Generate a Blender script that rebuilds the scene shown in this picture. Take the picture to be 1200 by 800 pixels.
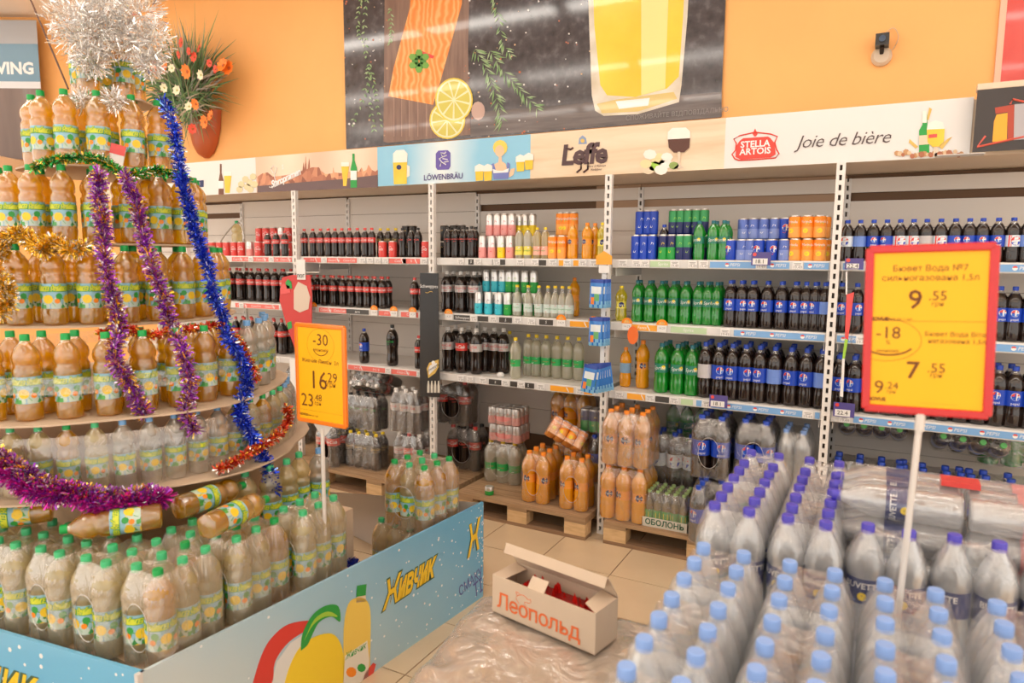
import bpy, bmesh, math, random
from math import sin, cos, pi, radians, hypot
from mathutils import Vector, Matrix, Euler
random.seed(7)
SC = bpy.context.scene
COL = SC.collection
for _o in list(bpy.data.objects): bpy.data.objects.remove(_o)

# ------------------------------------------------------------------ camera
CAMH = 1.72
EX = Vector((0.88279912, 0.06346453, -0.46544384))   # world X, Y, Z axes seen in camera space (x right, y down, z forward)
EY = Vector((0.46968226, -0.10233902, 0.87688386))
EZ = Vector((0.00801795, -0.99272301, -0.12015297))
cam = bpy.data.cameras.new('camera'); cam.sensor_width = 36; cam.lens = 814/1200*36
camo = bpy.data.objects.new('camera', cam); COL.objects.link(camo)
right = Vector((EX[0], EY[0], EZ[0])); up = -Vector((EX[1], EY[1], EZ[1])); back = -Vector((EX[2], EY[2], EZ[2]))
camo.matrix_world = Matrix(((right.x, up.x, back.x, 0), (right.y, up.y, back.y, 0), (right.z, up.z, back.z, CAMH), (0, 0, 0, 1)))
cam.dof.use_dof = True; cam.dof.focus_distance = 4.3; cam.dof.aperture_fstop = 3.2
cam.clip_start = 0.05; cam.clip_end = 100
SC.camera = camo

# ------------------------------------------------------------------ light and exposure
W = bpy.data.worlds.new('world'); SC.world = W; W.use_nodes = True
W.node_tree.nodes['Background'].inputs[0].default_value = (1.0, 0.93, 0.85, 1)
W.node_tree.nodes['Background'].inputs[1].default_value = 1.75
LAMP_POWER = 12.0
SC.view_settings.view_transform = 'Standard'; SC.view_settings.look = 'None'
SC.view_settings.gamma = 1; SC.view_settings.use_curve_mapping = False
SC.view_settings.exposure = 0.02
try:
    SC.cycles.transparent_max_bounces = 24; SC.cycles.max_bounces = 8
    SC.cycles.caustics_reflective = False; SC.cycles.caustics_refractive = False
    SC.cycles.sample_clamp_indirect = 4
except Exception: pass

def ray(u, v):
    r = Vector((u-600, v-400, 814.0)); return Vector((r.dot(EX), r.dot(EY), r.dot(EZ)))
ORG = Vector((0, 0, CAMH))
def onY(u, v, Y): r = ray(u, v); return ORG + r*(Y/r.y)
def onZ(u, v, Z): r = ray(u, v); return ORG + r*((Z-CAMH)/r.z)
def xat(u, Y, z):            # world X of column u on the line (Y, z)
    a = u-600; k = 814.0; h = z-CAMH
    return -(a*(Y*EY[2]+h*EZ[2]) - k*(Y*EY[0]+h*EZ[0]))/(a*EX[2]-k*EX[0])

# ------------------------------------------------------------------ materials
MATS = {}
def nodes_of(m): return m.node_tree.nodes, m.node_tree.links
def M(name, col=(.8, .8, .8), rough=.5, metal=0.0, coat=0.0, emit=None, noise=None, spec=.5, trans=0.0):
    if name in MATS: return MATS[name]
    m = bpy.data.materials.new(name); m.use_nodes = True
    N, L = nodes_of(m); b = N['Principled BSDF']
    b.inputs['Base Color'].default_value = (*col, 1); b.inputs['Roughness'].default_value = rough
    b.inputs['Metallic'].default_value = metal; b.inputs['Coat Weight'].default_value = coat
    b.inputs['Specular IOR Level'].default_value = spec; b.inputs['Transmission Weight'].default_value = trans
    if emit: b.inputs['Emission Color'].default_value = (*emit[0], 1); b.inputs['Emission Strength'].default_value = emit[1]
    if noise:   # (scale, amount, bump)
        tc = N.new('ShaderNodeTexCoord'); nz = N.new('ShaderNodeTexNoise'); nz.inputs['Scale'].default_value = noise[0]; nz.inputs['Detail'].default_value = 6
        L.new(tc.outputs['Object'], nz.inputs['Vector'])
        mx = N.new('ShaderNodeMix'); mx.data_type = 'RGBA'; mx.blend_type = 'MULTIPLY'; mx.inputs[0].default_value = 1
        mp = N.new('ShaderNodeMapRange'); mp.inputs[1].default_value = .3; mp.inputs[2].default_value = .7
        mp.inputs[3].default_value = 1-noise[1]; mp.inputs[4].default_value = 1.0
        L.new(nz.outputs['Fac'], mp.inputs[0]); mx.inputs[6].default_value = (*col, 1); L.new(mp.outputs[0], mx.inputs[7]); L.new(mx.outputs[2], b.inputs['Base Color'])
        if noise[2]:
            bp = N.new('ShaderNodeBump'); bp.inputs['Strength'].default_value = noise[2]; bp.inputs['Distance'].default_value = .01
            L.new(nz.outputs['Fac'], bp.inputs['Height']); L.new(bp.outputs[0], b.inputs['Normal'])
    MATS[name] = m; return m
def fluid(name, tint, body, clear=.35, transl=.6, rough=.06, gloss=.12, bump=0.0, bscale=60):
    """coloured drink or PET: part see-through, part glowing body colour, glossy skin"""
    if name in MATS: return MATS[name]
    m = bpy.data.materials.new(name); m.use_nodes = True; N, L = nodes_of(m)
    for n in list(N): N.remove(n)
    out = N.new('ShaderNodeOutputMaterial'); tr = N.new('ShaderNodeBsdfTransparent'); tr.inputs[0].default_value = (*tint, 1)
    df = N.new('ShaderNodeBsdfDiffuse'); df.inputs[0].default_value = (*body, 1); tl = N.new('ShaderNodeBsdfTranslucent'); tl.inputs[0].default_value = (*body, 1)
    gl = N.new('ShaderNodeBsdfGlossy'); gl.inputs[0].default_value = (1, 1, 1, 1); gl.inputs[1].default_value = rough
    a = N.new('ShaderNodeMixShader'); a.inputs[0].default_value = transl; L.new(df.outputs[0], a.inputs[1]); L.new(tl.outputs[0], a.inputs[2])
    b = N.new('ShaderNodeMixShader'); b.inputs[0].default_value = clear; L.new(a.outputs[0], b.inputs[1]); L.new(tr.outputs[0], b.inputs[2])
    lw = N.new('ShaderNodeLayerWeight'); lw.inputs[0].default_value = .25
    mp = N.new('ShaderNodeMapRange'); mp.inputs[3].default_value = gloss; mp.inputs[4].default_value = min(1, gloss*5); L.new(lw.outputs['Facing'], mp.inputs[0])
    c = N.new('ShaderNodeMixShader'); L.new(mp.outputs[0], c.inputs[0]); L.new(b.outputs[0], c.inputs[1]); L.new(gl.outputs[0], c.inputs[2])
    if bump:
        tc = N.new('ShaderNodeTexCoord'); nz = N.new('ShaderNodeTexNoise'); nz.inputs['Scale'].default_value = bscale; nz.inputs['Detail'].default_value = 4; nz.inputs['Distortion'].default_value = .8
        L.new(tc.outputs['Object'], nz.inputs['Vector']); bp = N.new('ShaderNodeBump'); bp.inputs['Strength'].default_value = bump; bp.inputs['Distance'].default_value = .01
        L.new(nz.outputs['Fac'], bp.inputs['Height']); L.new(bp.outputs[0], gl.inputs['Normal']); L.new(bp.outputs[0], df.inputs['Normal'])
    L.new(c.outputs[0], out.inputs[0]); MATS[name] = m; return m
def ramp_mat(name, coords, kind, scale, stops, rough=.5, bump=0, coat=0, stretch=(1, 1, 1), detail=4, distortion=0, metal=0):
    """procedural colour: texture kind through a ramp"""
    if name in MATS: return MATS[name]
    m = bpy.data.materials.new(name); m.use_nodes = True; N, L = nodes_of(m); b = N['Principled BSDF']
    b.inputs['Roughness'].default_value = rough; b.inputs['Coat Weight'].default_value = coat; b.inputs['Metallic'].default_value = metal
    tc = N.new('ShaderNodeTexCoord'); mpg = N.new('ShaderNodeMapping'); mpg.inputs['Scale'].default_value = stretch
    L.new(tc.outputs[coords], mpg.inputs['Vector'])
    if kind == 'noise':
        t = N.new('ShaderNodeTexNoise'); t.inputs['Detail'].default_value = detail; t.inputs['Distortion'].default_value = distortion; o = t.outputs['Fac']
    elif kind == 'voronoi':
        t = N.new('ShaderNodeTexVoronoi'); o = t.outputs['Color']
    elif kind == 'vdist':
        t = N.new('ShaderNodeTexVoronoi'); o = t.outputs['Distance']
    elif kind == 'wave':
        t = N.new('ShaderNodeTexWave'); t.inputs['Distortion'].default_value = distortion; o = t.outputs['Fac']
    t.inputs['Scale'].default_value = scale; L.new(mpg.outputs[0], t.inputs['Vector'])
    r = N.new('ShaderNodeValToRGB'); L.new(o, r.inputs[0]); el = r.color_ramp.elements
    while len(el) < len(stops): el.new(.5)
    for e, (p, c) in zip(el, stops): e.position = p; e.color = (*c, 1)
    L.new(r.outputs[0], b.inputs['Base Color'])
    if bump:
        bp = N.new('ShaderNodeBump'); bp.inputs['Strength'].default_value = bump; bp.inputs['Distance'].default_value = .01
        L.new(o, bp.inputs['Height']); L.new(bp.outputs[0], b.inputs['Normal'])
    MATS[name] = m; return m

white = M('white_paint', (.80, .77, .73), .4)
white2 = M('shelf_white', (.82, .79, .76), .35)
greyp = M('back_panel_paint', (.78, .72, .66), .42)
brown_gap = M('brown_board', (.16, .08, .035), .6)
tan_gap = M('tan_board', (.50, .32, .20), .6)
steel = M('steel', (.6, .58, .55), .3, .9)
dark = M('dark_slot', (.05, .035, .025), .6)
paper = M('white_paper', (.85, .84, .83), .5)
ink = M('ink_black', (.02, .02, .02), .5)
inkg = M('ink_grey', (.35, .34, .34), .5)
redm = M('red_print', (.75, .05, .04), .4)
redl = M('red_rail', (.78, .10, .08), .4)
pink = M('pink_print', (.85, .35, .33), .4)
bluem = M('blue_print', (.01, .06, .50), .35)
bluel = M('pale_blue_print', (.22, .42, .80), .35)
navy = M('navy_print', (.012, .018, .12), .35)
orangem = M('orange_print', (.95, .28, .01), .4)
yellowm = M('yellow_print', (.95, .70, .02), .4)
greenm = M('green_print', (.02, .36, .06), .4)
limem = M('lime_print', (.35, .62, .06), .4)
whitem = M('white_print', (.88, .88, .88), .4)
cream = M('cream_print', (.80, .66, .48), .4)
silver = M('can_silver', (.72, .71, .70), .28, .85)
blackm = M('black_gloss', (.012, .010, .010), .22)
gold_ink = M('gold_ink', (.75, .50, .12), .35)
pet = fluid('clear_pet', (.93, .94, .94), (.75, .75, .75), clear=.72, transl=.5, gloss=.10)
cola = M('cola_liquid', (.016, .008, .006), .10, coat=.6)
greenl = fluid('green_soda', (.05, .75, .12), (.015, .55, .05), clear=.18, transl=.55, gloss=.08)
greenpet = fluid('green_pet', (.10, .75, .2), (.02, .42, .08), clear=.35, transl=.5, gloss=.10)
orangel = fluid('orange_soda', (1, .50, .01), (1.0, .43, .004), clear=.03, transl=.25, gloss=.06)
orangepet = fluid('orange_pet', (1, .62, .08), (1.0, .50, .02), clear=.2, transl=.3, gloss=.10)
yellowl = fluid('yellow_soda', (.98, .9, .1), (.90, .80, .05), clear=.2, transl=.6, gloss=.08)
cloudy = fluid('cloudy_soda', (.95, .94, .84), (.86, .84, .70), clear=.42, transl=.6, gloss=.10)
amber = fluid('amber_soda', (1.0, .80, .05), (1.0, .56, .006), clear=.50, transl=.75, gloss=.14, bump=.4, bscale=40)
ambert = fluid('amber_pet', (.97, .84, .42), (.85, .60, .20), clear=.60, transl=.6, gloss=.26, bump=.3, bscale=50)
pale_amber = fluid('pale_amber_soda', (.97, .92, .68), (.86, .74, .42), clear=.5, transl=.6, gloss=.08)
water = fluid('water_pet', (.98, .99, 1.0), (.93, .97, 1.0), clear=.48, transl=.55, gloss=.16, rough=.07, bump=.35, bscale=30)
beer = fluid('beer_glass', (.5, .3, .05), (.35, .22, .02), clear=.3, transl=.5, gloss=.1)
wood = ramp_mat('pallet_wood', 'Object', 'noise', 3, [(0, (.15, .08, .04)), (.45, (.38, .24, .13)), (1, (.62, .42, .25))], .75, .3, stretch=(1.2, 14, 14), detail=8)
woodb = ramp_mat('pallet_block_wood', 'Object', 'noise', 5, [(0, (.38, .22, .10)), (.5, (.68, .46, .24)), (1, (.82, .60, .36))], .75, .3, stretch=(2, 10, 10), detail=8)
wooddark = ramp_mat('dark_pallet_wood', 'Object', 'noise', 3, [(0, (.10, .055, .03)), (.5, (.27, .16, .09)), (1, (.42, .27, .16))], .8, .3, stretch=(1.2, 14, 14), detail=8)
card = M('cardboard', (.60, .43, .28), .8, noise=(9, .22, .15))
cardl = M('pale_cardboard', (.68, .52, .38), .7, noise=(6, .12, .1))

def film_mat(name, milky=.16, gloss=.14, tint=(.9, .88, .86), scale=14, rough=.13, streak=.35, bump=.9):
    if name in MATS: return MATS[name]
    m = bpy.data.materials.new(name); m.use_nodes = True; N, L = nodes_of(m)
    for n in list(N): N.remove(n)
    out = N.new('ShaderNodeOutputMaterial'); tr = N.new('ShaderNodeBsdfTransparent')
    df = N.new('ShaderNodeBsdfDiffuse'); df.inputs[0].default_value = (*tint, 1); tl = N.new('ShaderNodeBsdfTranslucent'); tl.inputs[0].default_value = (*tint, 1)
    gl = N.new('ShaderNodeBsdfGlossy'); gl.inputs[1].default_value = rough; gl.inputs[0].default_value = (1, 1, 1, 1)
    tc = N.new('ShaderNodeTexCoord'); mp = N.new('ShaderNodeMapping'); mp.inputs['Scale'].default_value = (1.6, 1.6, .7); L.new(tc.outputs['Object'], mp.inputs[0])
    nz = N.new('ShaderNodeTexNoise'); nz.inputs['Scale'].default_value = scale; nz.inputs['Detail'].default_value = 5; nz.inputs['Distortion'].default_value = 1.6; L.new(mp.outputs[0], nz.inputs['Vector'])
    bp = N.new('ShaderNodeBump'); bp.inputs['Strength'].default_value = bump; bp.inputs['Distance'].default_value = .012; L.new(nz.outputs['Fac'], bp.inputs['Height'])
    L.new(bp.outputs[0], gl.inputs['Normal'])
    mr = N.new('ShaderNodeMapRange'); mr.inputs[1].default_value = .5; mr.inputs[2].default_value = .78; mr.inputs[3].default_value = milky; mr.inputs[4].default_value = milky+streak; L.new(nz.outputs['Fac'], mr.inputs[0])
    d2 = N.new('ShaderNodeMixShader'); d2.inputs[0].default_value = .5; L.new(df.outputs[0], d2.inputs[1]); L.new(tl.outputs[0], d2.inputs[2])
    a = N.new('ShaderNodeMixShader'); L.new(mr.outputs[0], a.inputs[0]); L.new(tr.outputs[0], a.inputs[1]); L.new(d2.outputs[0], a.inputs[2])
    lw = N.new('ShaderNodeLayerWeight'); lw.inputs[0].default_value = .3
    m2 = N.new('ShaderNodeMapRange'); m2.inputs[3].default_value = gloss; m2.inputs[4].default_value = min(1, gloss*4); L.new(lw.outputs['Facing'], m2.inputs[0])
    b = N.new('ShaderNodeMixShader'); L.new(m2.outputs[0], b.inputs[0]); L.new(a.outputs[0], b.inputs[1]); L.new(gl.outputs[0], b.inputs[2])
    L.new(b.outputs[0], out.inputs[0]); MATS[name] = m; return m
film = film_mat('shrink_film', milky=.08, streak=.28)
film_j = film_mat('soda_pack_film', milky=.20, tint=(1.0, .92, .80), gloss=.14, streak=.35)
film_w = film_mat('water_pack_film', milky=.07, tint=(1, 1, 1), gloss=.10, streak=.22, scale=12, rough=.10, bump=.8)
film_o = film_mat('orange_pack_film', tint=(1, .82, .55), milky=.03, streak=.22, gloss=.12)
film_rim = film_mat('film_rim', milky=.75, streak=.2)

def grad(name, axis_lo, axis_hi, c0, c1, c2, coords='Object', vec=(0, 1, 0)):
    m = bpy.data.materials.new(name); m.use_nodes = True; N, L = nodes_of(m); bs = N['Principled BSDF']; bs.inputs['Roughness'].default_value = .28; bs.inputs['Coat Weight'].default_value = .3
    tc = N.new('ShaderNodeTexCoord'); dp = N.new('ShaderNodeVectorMath'); dp.operation = 'DOT_PRODUCT'; dp.inputs[1].default_value = vec; L.new(tc.outputs[coords], dp.inputs[0])
    mr = N.new('ShaderNodeMapRange'); mr.inputs[1].default_value = axis_lo; mr.inputs[2].default_value = axis_hi; L.new(dp.outputs['Value'], mr.inputs[0])
    nz = N.new('ShaderNodeTexNoise'); nz.inputs['Scale'].default_value = 4; L.new(tc.outputs[coords], nz.inputs[0]); ad = N.new('ShaderNodeMath'); ad.operation = 'MULTIPLY_ADD'; ad.inputs[1].default_value = .18; L.new(nz.outputs['Fac'], ad.inputs[0]); 
    sb = N.new('ShaderNodeMath'); sb.operation = 'SUBTRACT'; sb.inputs[1].default_value = .09; L.new(mr.outputs[0], ad.inputs[2]); L.new(ad.outputs[0], sb.inputs[0])
    r = N.new('ShaderNodeValToRGB'); L.new(sb.outputs[0], r.inputs[0]); el = r.color_ramp.elements; el.new(.5)
    for e_, (p_, c) in zip(el, ((0, c0), (.5, c1), (1, c2))): e_.position = p_; e_.color = (*c, 1)
    L.new(r.outputs[0], bs.inputs['Base Color']); MATS[name] = m; return m

# ------------------------------------------------------------------ mesh builder
class MB:
    def __init__(s): s.v = []; s.f = []; s.m = []; s.uv = {}
    def add(s, vs, fs, mi=0, uvs=None):
        b = len(s.v); s.v += [tuple(x) for x in vs]
        for k, f in enumerate(fs):
            if uvs: s.uv[len(s.f)] = uvs[k]
            s.f.append([b+i for i in f]); s.m.append(mi)
    def box(s, x0, y0, z0, x1, y1, z1, mi=0, mat=None):
        vs = [Vector(p) for p in ((x0, y0, z0), (x1, y0, z0), (x1, y1, z0), (x0, y1, z0), (x0, y0, z1), (x1, y0, z1), (x1, y1, z1), (x0, y1, z1))]
        if mat: vs = [mat@p for p in vs]
        s.add(vs, [(0, 3, 2, 1), (4, 5, 6, 7), (0, 1, 5, 4), (1, 2, 6, 5), (2, 3, 7, 6), (3, 0, 4, 7)], mi)
    def lathe(s, prof, seg=16, mi=0, mat=None, mif=None, lobes=0):
        b = len(s.v); n = len(prof)
        for k, (r, z) in enumerate(prof):
            for i in range(seg):
                a = 2*pi*i/seg; rr = r
                if lobes and k <= 2: rr = r*(1-.09*(.5-.5*cos(lobes*a)))
                p = Vector((rr*cos(a), rr*sin(a), z)); s.v.append(tuple(mat@p if mat else p))
        for k in range(n-1):
            m = mif(k, prof) if mif else mi
            for i in range(seg):
                j = (i+1) % seg; s.f.append([b+k*seg+i, b+k*seg+j, b+(k+1)*seg+j, b+(k+1)*seg+i]); s.m.append(m)
                s.uv[len(s.f)-1] = [(i/seg, k/(n-1)), ((i+1)/seg, k/(n-1)), ((i+1)/seg, (k+1)/(n-1)), (i/seg, (k+1)/(n-1))]
        if prof[0][0] > 1e-4: s.f.append([b+i for i in reversed(range(seg))]); s.m.append(mif(0, prof) if mif else mi)
        if prof[-1][0] > 1e-4: s.f.append([b+(n-1)*seg+i for i in range(seg)]); s.m.append(mif(n-2, prof) if mif else mi)
    def tube(s, pts, r, seg=6, mi=0, taper=None):
        pts = [Vector(p) for p in pts]; b = len(s.v); n = len(pts)
        for k, p in enumerate(pts):
            t = (pts[min(k+1, n-1)]-pts[max(k-1, 0)]).normalized(); a = Vector((0, 0, 1)) if abs(t.z) < .9 else Vector((1, 0, 0))
            u = t.cross(a).normalized(); w = t.cross(u); rr = r*(taper[k] if taper else 1)
            for i in range(seg): q = p+u*rr*cos(2*pi*i/seg)+w*rr*sin(2*pi*i/seg); s.v.append(tuple(q))
        for k in range(n-1):
            for i in range(seg):
                j = (i+1) % seg; s.f.append([b+k*seg+i, b+k*seg+j, b+(k+1)*seg+j, b+(k+1)*seg+i]); s.m.append(mi)
        s.f.append([b+i for i in range(seg)]); s.m.append(mi); s.f.append([b+(n-1)*seg+i for i in reversed(range(seg))]); s.m.append(mi)
    def prism(s, pts, t, mi=0, O=(0, 0, 0), U=(1, 0, 0), V=(0, 0, 1), off=0.0):
        """flat outline pts (a,b) in plane O+aU+bV, thickness t along the normal"""
        O = Vector(O); U = Vector(U); V = Vector(V); Nn = U.cross(V).normalized(); n = len(pts)
        f = [O+U*a+V*b+Nn*(off+t) for a, b in pts]; g = [O+U*a+V*b+Nn*off for a, b in pts]
        area = sum(pts[i][0]*pts[(i+1) % n][1]-pts[(i+1) % n][0]*pts[i][1] for i in range(n))
        idx = list(range(n)) if area > 0 else list(reversed(range(n)))
        if area < 0: f.reverse(); g.reverse(); idx = list(range(n))
        s.add(f+g, [idx, [n+i for i in reversed(idx)]]+[(n+i, n+(i+1) % n, (i+1) % n, i) for i in range(n)], mi)
    def mesh(s, name, mats, smooth=True):
        me = bpy.data.meshes.new(name); me.from_pydata(s.v, [], s.f)
        for m in (mats if isinstance(mats, (list, tuple)) else [mats]): me.materials.append(m)
        me.polygons.foreach_set('material_index', s.m); me.polygons.foreach_set('use_smooth', [smooth]*len(s.f))
        if s.uv:
            ul = me.uv_layers.new(name='UVMap')
            for pi_, uv in s.uv.items():
                for li, c in zip(me.polygons[pi_].loop_indices, uv): ul.data[li].uv = c
        me.update()
        if smooth: 
            try: me.set_sharp_from_angle(angle=radians(40))
            except Exception: pass
        return me

def ob(name, me, parent=None, loc=(0, 0, 0), rot=(0, 0, 0), scale=None):
    o = bpy.data.objects.new(name, me); COL.objects.link(o); o.location = loc; o.rotation_euler = rot
    if scale: o.scale = (scale,)*3 if not isinstance(scale, (tuple, list)) else scale
    if parent: o.parent = parent
    return o
def tag(o, label, cat, group=None):
    o['label'] = label; o['category'] = cat
    if group: o['group'] = group
    return o
def thing(name, label, cat, loc=(0, 0, 0), rot=(0, 0, 0), group=None, scale=None):
    return tag(ob(name, None, None, loc, rot, scale), label, cat, group)
def struct(name, me, loc=(0, 0, 0), rot=(0, 0, 0)):
    o = ob(name, me, None, loc, rot); o['kind'] = 'structure'; return o
def boxm(name, mats, x0, y0, z0, x1, y1, z1): b = MB(); b.box(x0, y0, z0, x1, y1, z1); return b.mesh(name, mats, False)

# ------------------------------------------------------------------ text
_tc = {}
def text2d(body, size=1.0, shear=0.0, bold=0.0, align='CENTER', res=2, space=1.0):
    key = (body, size, shear, bold, align, res, space)
    if key in _tc: return _tc[key]
    c = bpy.data.curves.new('txt', 'FONT'); c.body = body; c.size = size; c.shear = shear; c.offset = bold; c.align_x = align; c.align_y = 'CENTER'
    c.resolution_u = res; c.space_character = space; c.fill_mode = 'FRONT'
    o = bpy.data.objects.new('txt', c); COL.objects.link(o)
    dg = bpy.context.evaluated_depsgraph_get(); me = bpy.data.meshes.new_from_object(o.evaluated_get(dg))
    vs = [(v.co.x, v.co.y) for v in me.vertices]; fs = [list(p.vertices) for p in me.polygons]
    bpy.data.objects.remove(o); bpy.data.curves.remove(c); bpy.data.meshes.remove(me)
    _tc[key] = (vs, fs); return vs, fs
def put_text(mb, body, size, O, U=(1, 0, 0), V=(0, 0, 1), mi=0, off=.0012, **kw):
    vs, fs = text2d(body, size, **kw); O = Vector(O); U = Vector(U); V = Vector(V); Nn = U.cross(V).normalized()
    mb.add([O+U*a+V*b+Nn*off for a, b in vs], fs, mi)
def wrap_text(mb, body, size, r, z, mi, ang=-pi/2, **kw):
    vs, fs = text2d(body, size, **kw)
    mb.add([((r+.0009)*cos(ang+a/r), (r+.0009)*sin(ang+a/r), z+b) for a, b in vs], fs, mi)
def wrap_poly(mb, pts, r, z, mi, ang=-pi/2, off=.0006):
    mb.add([((r+off)*cos(ang+a/r), (r+off)*sin(ang+a/r), z+b) for a, b in pts], [list(range(len(pts)))], mi)
def circ(cx, cy, r, n=12, a0=0, a1=2*pi, ry=None):
    ry = ry or r
    return [(cx+r*cos(a0+(a1-a0)*i/(n if a1-a0 > 6.2 else n-1)), cy+ry*sin(a0+(a1-a0)*i/(n if a1-a0 > 6.2 else n-1))) for i in range(n)]
def globe(mb, R, z, rg, mi_w, mi_r, mi_b, ang=-pi/2):
    wrap_poly(mb, circ(0, 0, rg, 14), R, z, mi_w, ang, .0006)
    wrap_poly(mb, circ(0, 0, rg*.93, 9, .35, pi-.1)+[(-rg*.5, rg*.12), (rg*.2, rg*.25)], R, z, mi_r, ang, .0010)
    wrap_poly(mb, circ(0, 0, rg*.93, 9, pi+.35, 2*pi-.1)+[(rg*.5, -rg*.12), (-rg*.2, -rg*.25)], R, z, mi_b, ang, .0010)
# ------------------------------------------------------------------ bottles and cans
juice_label = ramp_mat('juice_label_print', 'UV', 'voronoi', 1, [(0, (.08, .40, .08)), (.22, (.05, .28, .07)), (.36, (.55, .68, .60)), (.50, (.28, .50, .66)), (.62, (.85, .58, .05)), (.72, (.50, .66, .55)), (.88, (.10, .36, .08))], .35, coat=.3, stretch=(22, 5, 1))
juice_label.node_tree.nodes['Color Ramp'].color_ramp.interpolation = 'CONSTANT'
sky_label = M('sky_label_print', (.45, .66, .78), .35)
PROF = {
 'cola': [(.72, 0), (.93, .02), (1, .07), (.98, .15), (.90, .27), (.88, .36), (.93, .44), (.96, .50), (.97, .62), (1, .68), (.95, .74), (.78, .81), (.52, .87), (.33, .92), (.31, .965)],
 'straight': [(.70, 0), (.95, .02), (1, .07), (1, .20), (.97, .26), (.90, .33), (.95, .38), (.95, .60), (1, .64), (.98, .72), (.82, .80), (.54, .87), (.33, .92), (.31, .965)],
 'juice': [(.74, 0), (.97, .02), (1, .08), (1, .17), (.965, .20), (.965, .52), (1, .55), (.99, .60), (.87, .63), (.85, .66), (.97, .69), (1, .74), (.93, .79), (.70, .85), (.40, .90), (.32, .93), (.31, .965)],
 'fanta': [(.70, 0), (.95, .02), (1, .08), (.98, .18), (.90, .26), (.96, .33), (.86, .42), (.84, .50), (.90, .58), (.99, .64), (1, .70), (.90, .77), (.62, .85), (.36, .91), (.31, .965)],
 'water': [(.78, 0), (.98, .02), (1, .07), (.93, .10), (1, .13), (.93, .17), (1, .20), (.93, .24), (1, .27), (.94, .31), (.97, .35), (.97, .58), (1, .61), (.99, .67), (.85, .74), (.80, .77), (.62, .83), (.42, .89), (.33, .93), (.31, .965)],
 'glass': [(.80, 0), (1, .02), (1, .50), (.96, .58), (.75, .68), (.45, .78), (.36, .88), (.34, .965)],
}
def prad(prof, t):
    P = PROF[prof]
    for (r0, t0), (r1, t1) in zip(P, P[1:]):
        if t0 <= t <= t1: return r0+(r1-r0)*(t-t0)/max(1e-6, t1-t0)
    return P[-1][0]
# kind: profile, liquid, empty, fill, cap material, label z0..z1, label material, decoration
def deco_cola(mb, R, z, h): 
    for a in (-pi/2, pi/2): wrap_text(mb, 'Coca-Cola', h*.62, R, z, 1, a, shear=.35, bold=.003*h/.02*.02, space=.85)
def deco_zero(mb, R, z, h):
    for a in (-pi/2, pi/2): wrap_text(mb, 'Coca-Cola', h*.5, R, z+h*.1, 1, a, shear=.35, space=.85); wrap_text(mb, 'zero', h*.3, R, z-h*.3, 1, a)
def deco_pep(mb, R, z, h):
    for a in (-pi/2, pi/2): globe(mb, R, z+h*.13, h*.26, 1, 2, 3, a); wrap_text(mb, 'pepsi', h*.24, R, z-h*.33, 1, a, bold=.0)
def deco_pepw(mb, R, z, h):
    for a in (-pi/2, pi/2):
        wrap_poly(mb, [(-R*.98, -h*.5), (-R*.55, -h*.5), (-R*.55, h*.5), (-R*.98, h*.5)], R, z, 2, a, .0004)
        globe(mb, R, z, h*.42, 1, 2, 3, a)
def deco_spr(mb, R, z, h):
    for a in (-pi/2, pi/2): wrap_text(mb, 'Sprite', h*.6, R, z, 1, a, shear=.2); wrap_poly(mb, circ(R*.62, h*.1, h*.22, 8), R, z, 2, a)
def deco_fan(mb, R, z, h):
    for a in (-pi/2, pi/2): wrap_poly(mb, circ(0, 0, h*.42, 10), R, z, 2, a); wrap_text(mb, 'Fanta', h*.42, R, z, 1, a, bold=.0)
def deco_sch(mb, R, z, h):
    for a in (-pi/2, pi/2): wrap_poly(mb, [(-R*.7, -h*.4), (-R*.3, -h*.4), (R*.7, h*.4), (R*.3, h*.4)], R, z, 1, a); wrap_text(mb, 'Schweppes', h*.2, R, z, 2, a, shear=.3)
def deco_juice(mb, R, z, h):
    for a in (-pi/2, pi/2, 0, pi):
        wrap_text(mb, 'Живчик', h*.34, R, z+h*.30, 3, a, shear=.3, bold=.0022); wrap_text(mb, 'Живчик', h*.34, R+.0004, z+h*.305, 1, a, shear=.3, bold=.0006)
        wrap_poly(mb, circ(0, -h*.12, h*.18, 10), R, z, 2, a, .0006)
        wrap_poly(mb, [(-h*.28, -h*.42), (h*.26, -h*.40), (h*.16, -h*.26), (-h*.2, -h*.26)], R, z, 3, a, .0005)
        wrap_poly(mb, circ(h*.32, -h*.2, h*.10, 8), R, z, 4, a, .0006); wrap_poly(mb, circ(-h*.34, 0, h*.12, 8), R, z, 3, a, .0006)
def deco_plain(mb, R, z, h): pass
def deco_water(mb, R, z, h):
    for a in (-pi/2, pi/2):
        wrap_text(mb, 'BUVETTE', h*.33, R, z+h*.22, 1, a, bold=.0004); wrap_poly(mb, circ(0, -h*.2, h*.17, 9), R, z, 2, a); wrap_poly(mb, [(-h*.3, -h*.42), (h*.3, -h*.42), (h*.25, -h*.36), (-h*.25, -h*.36)], R, z, 3, a)
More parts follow.
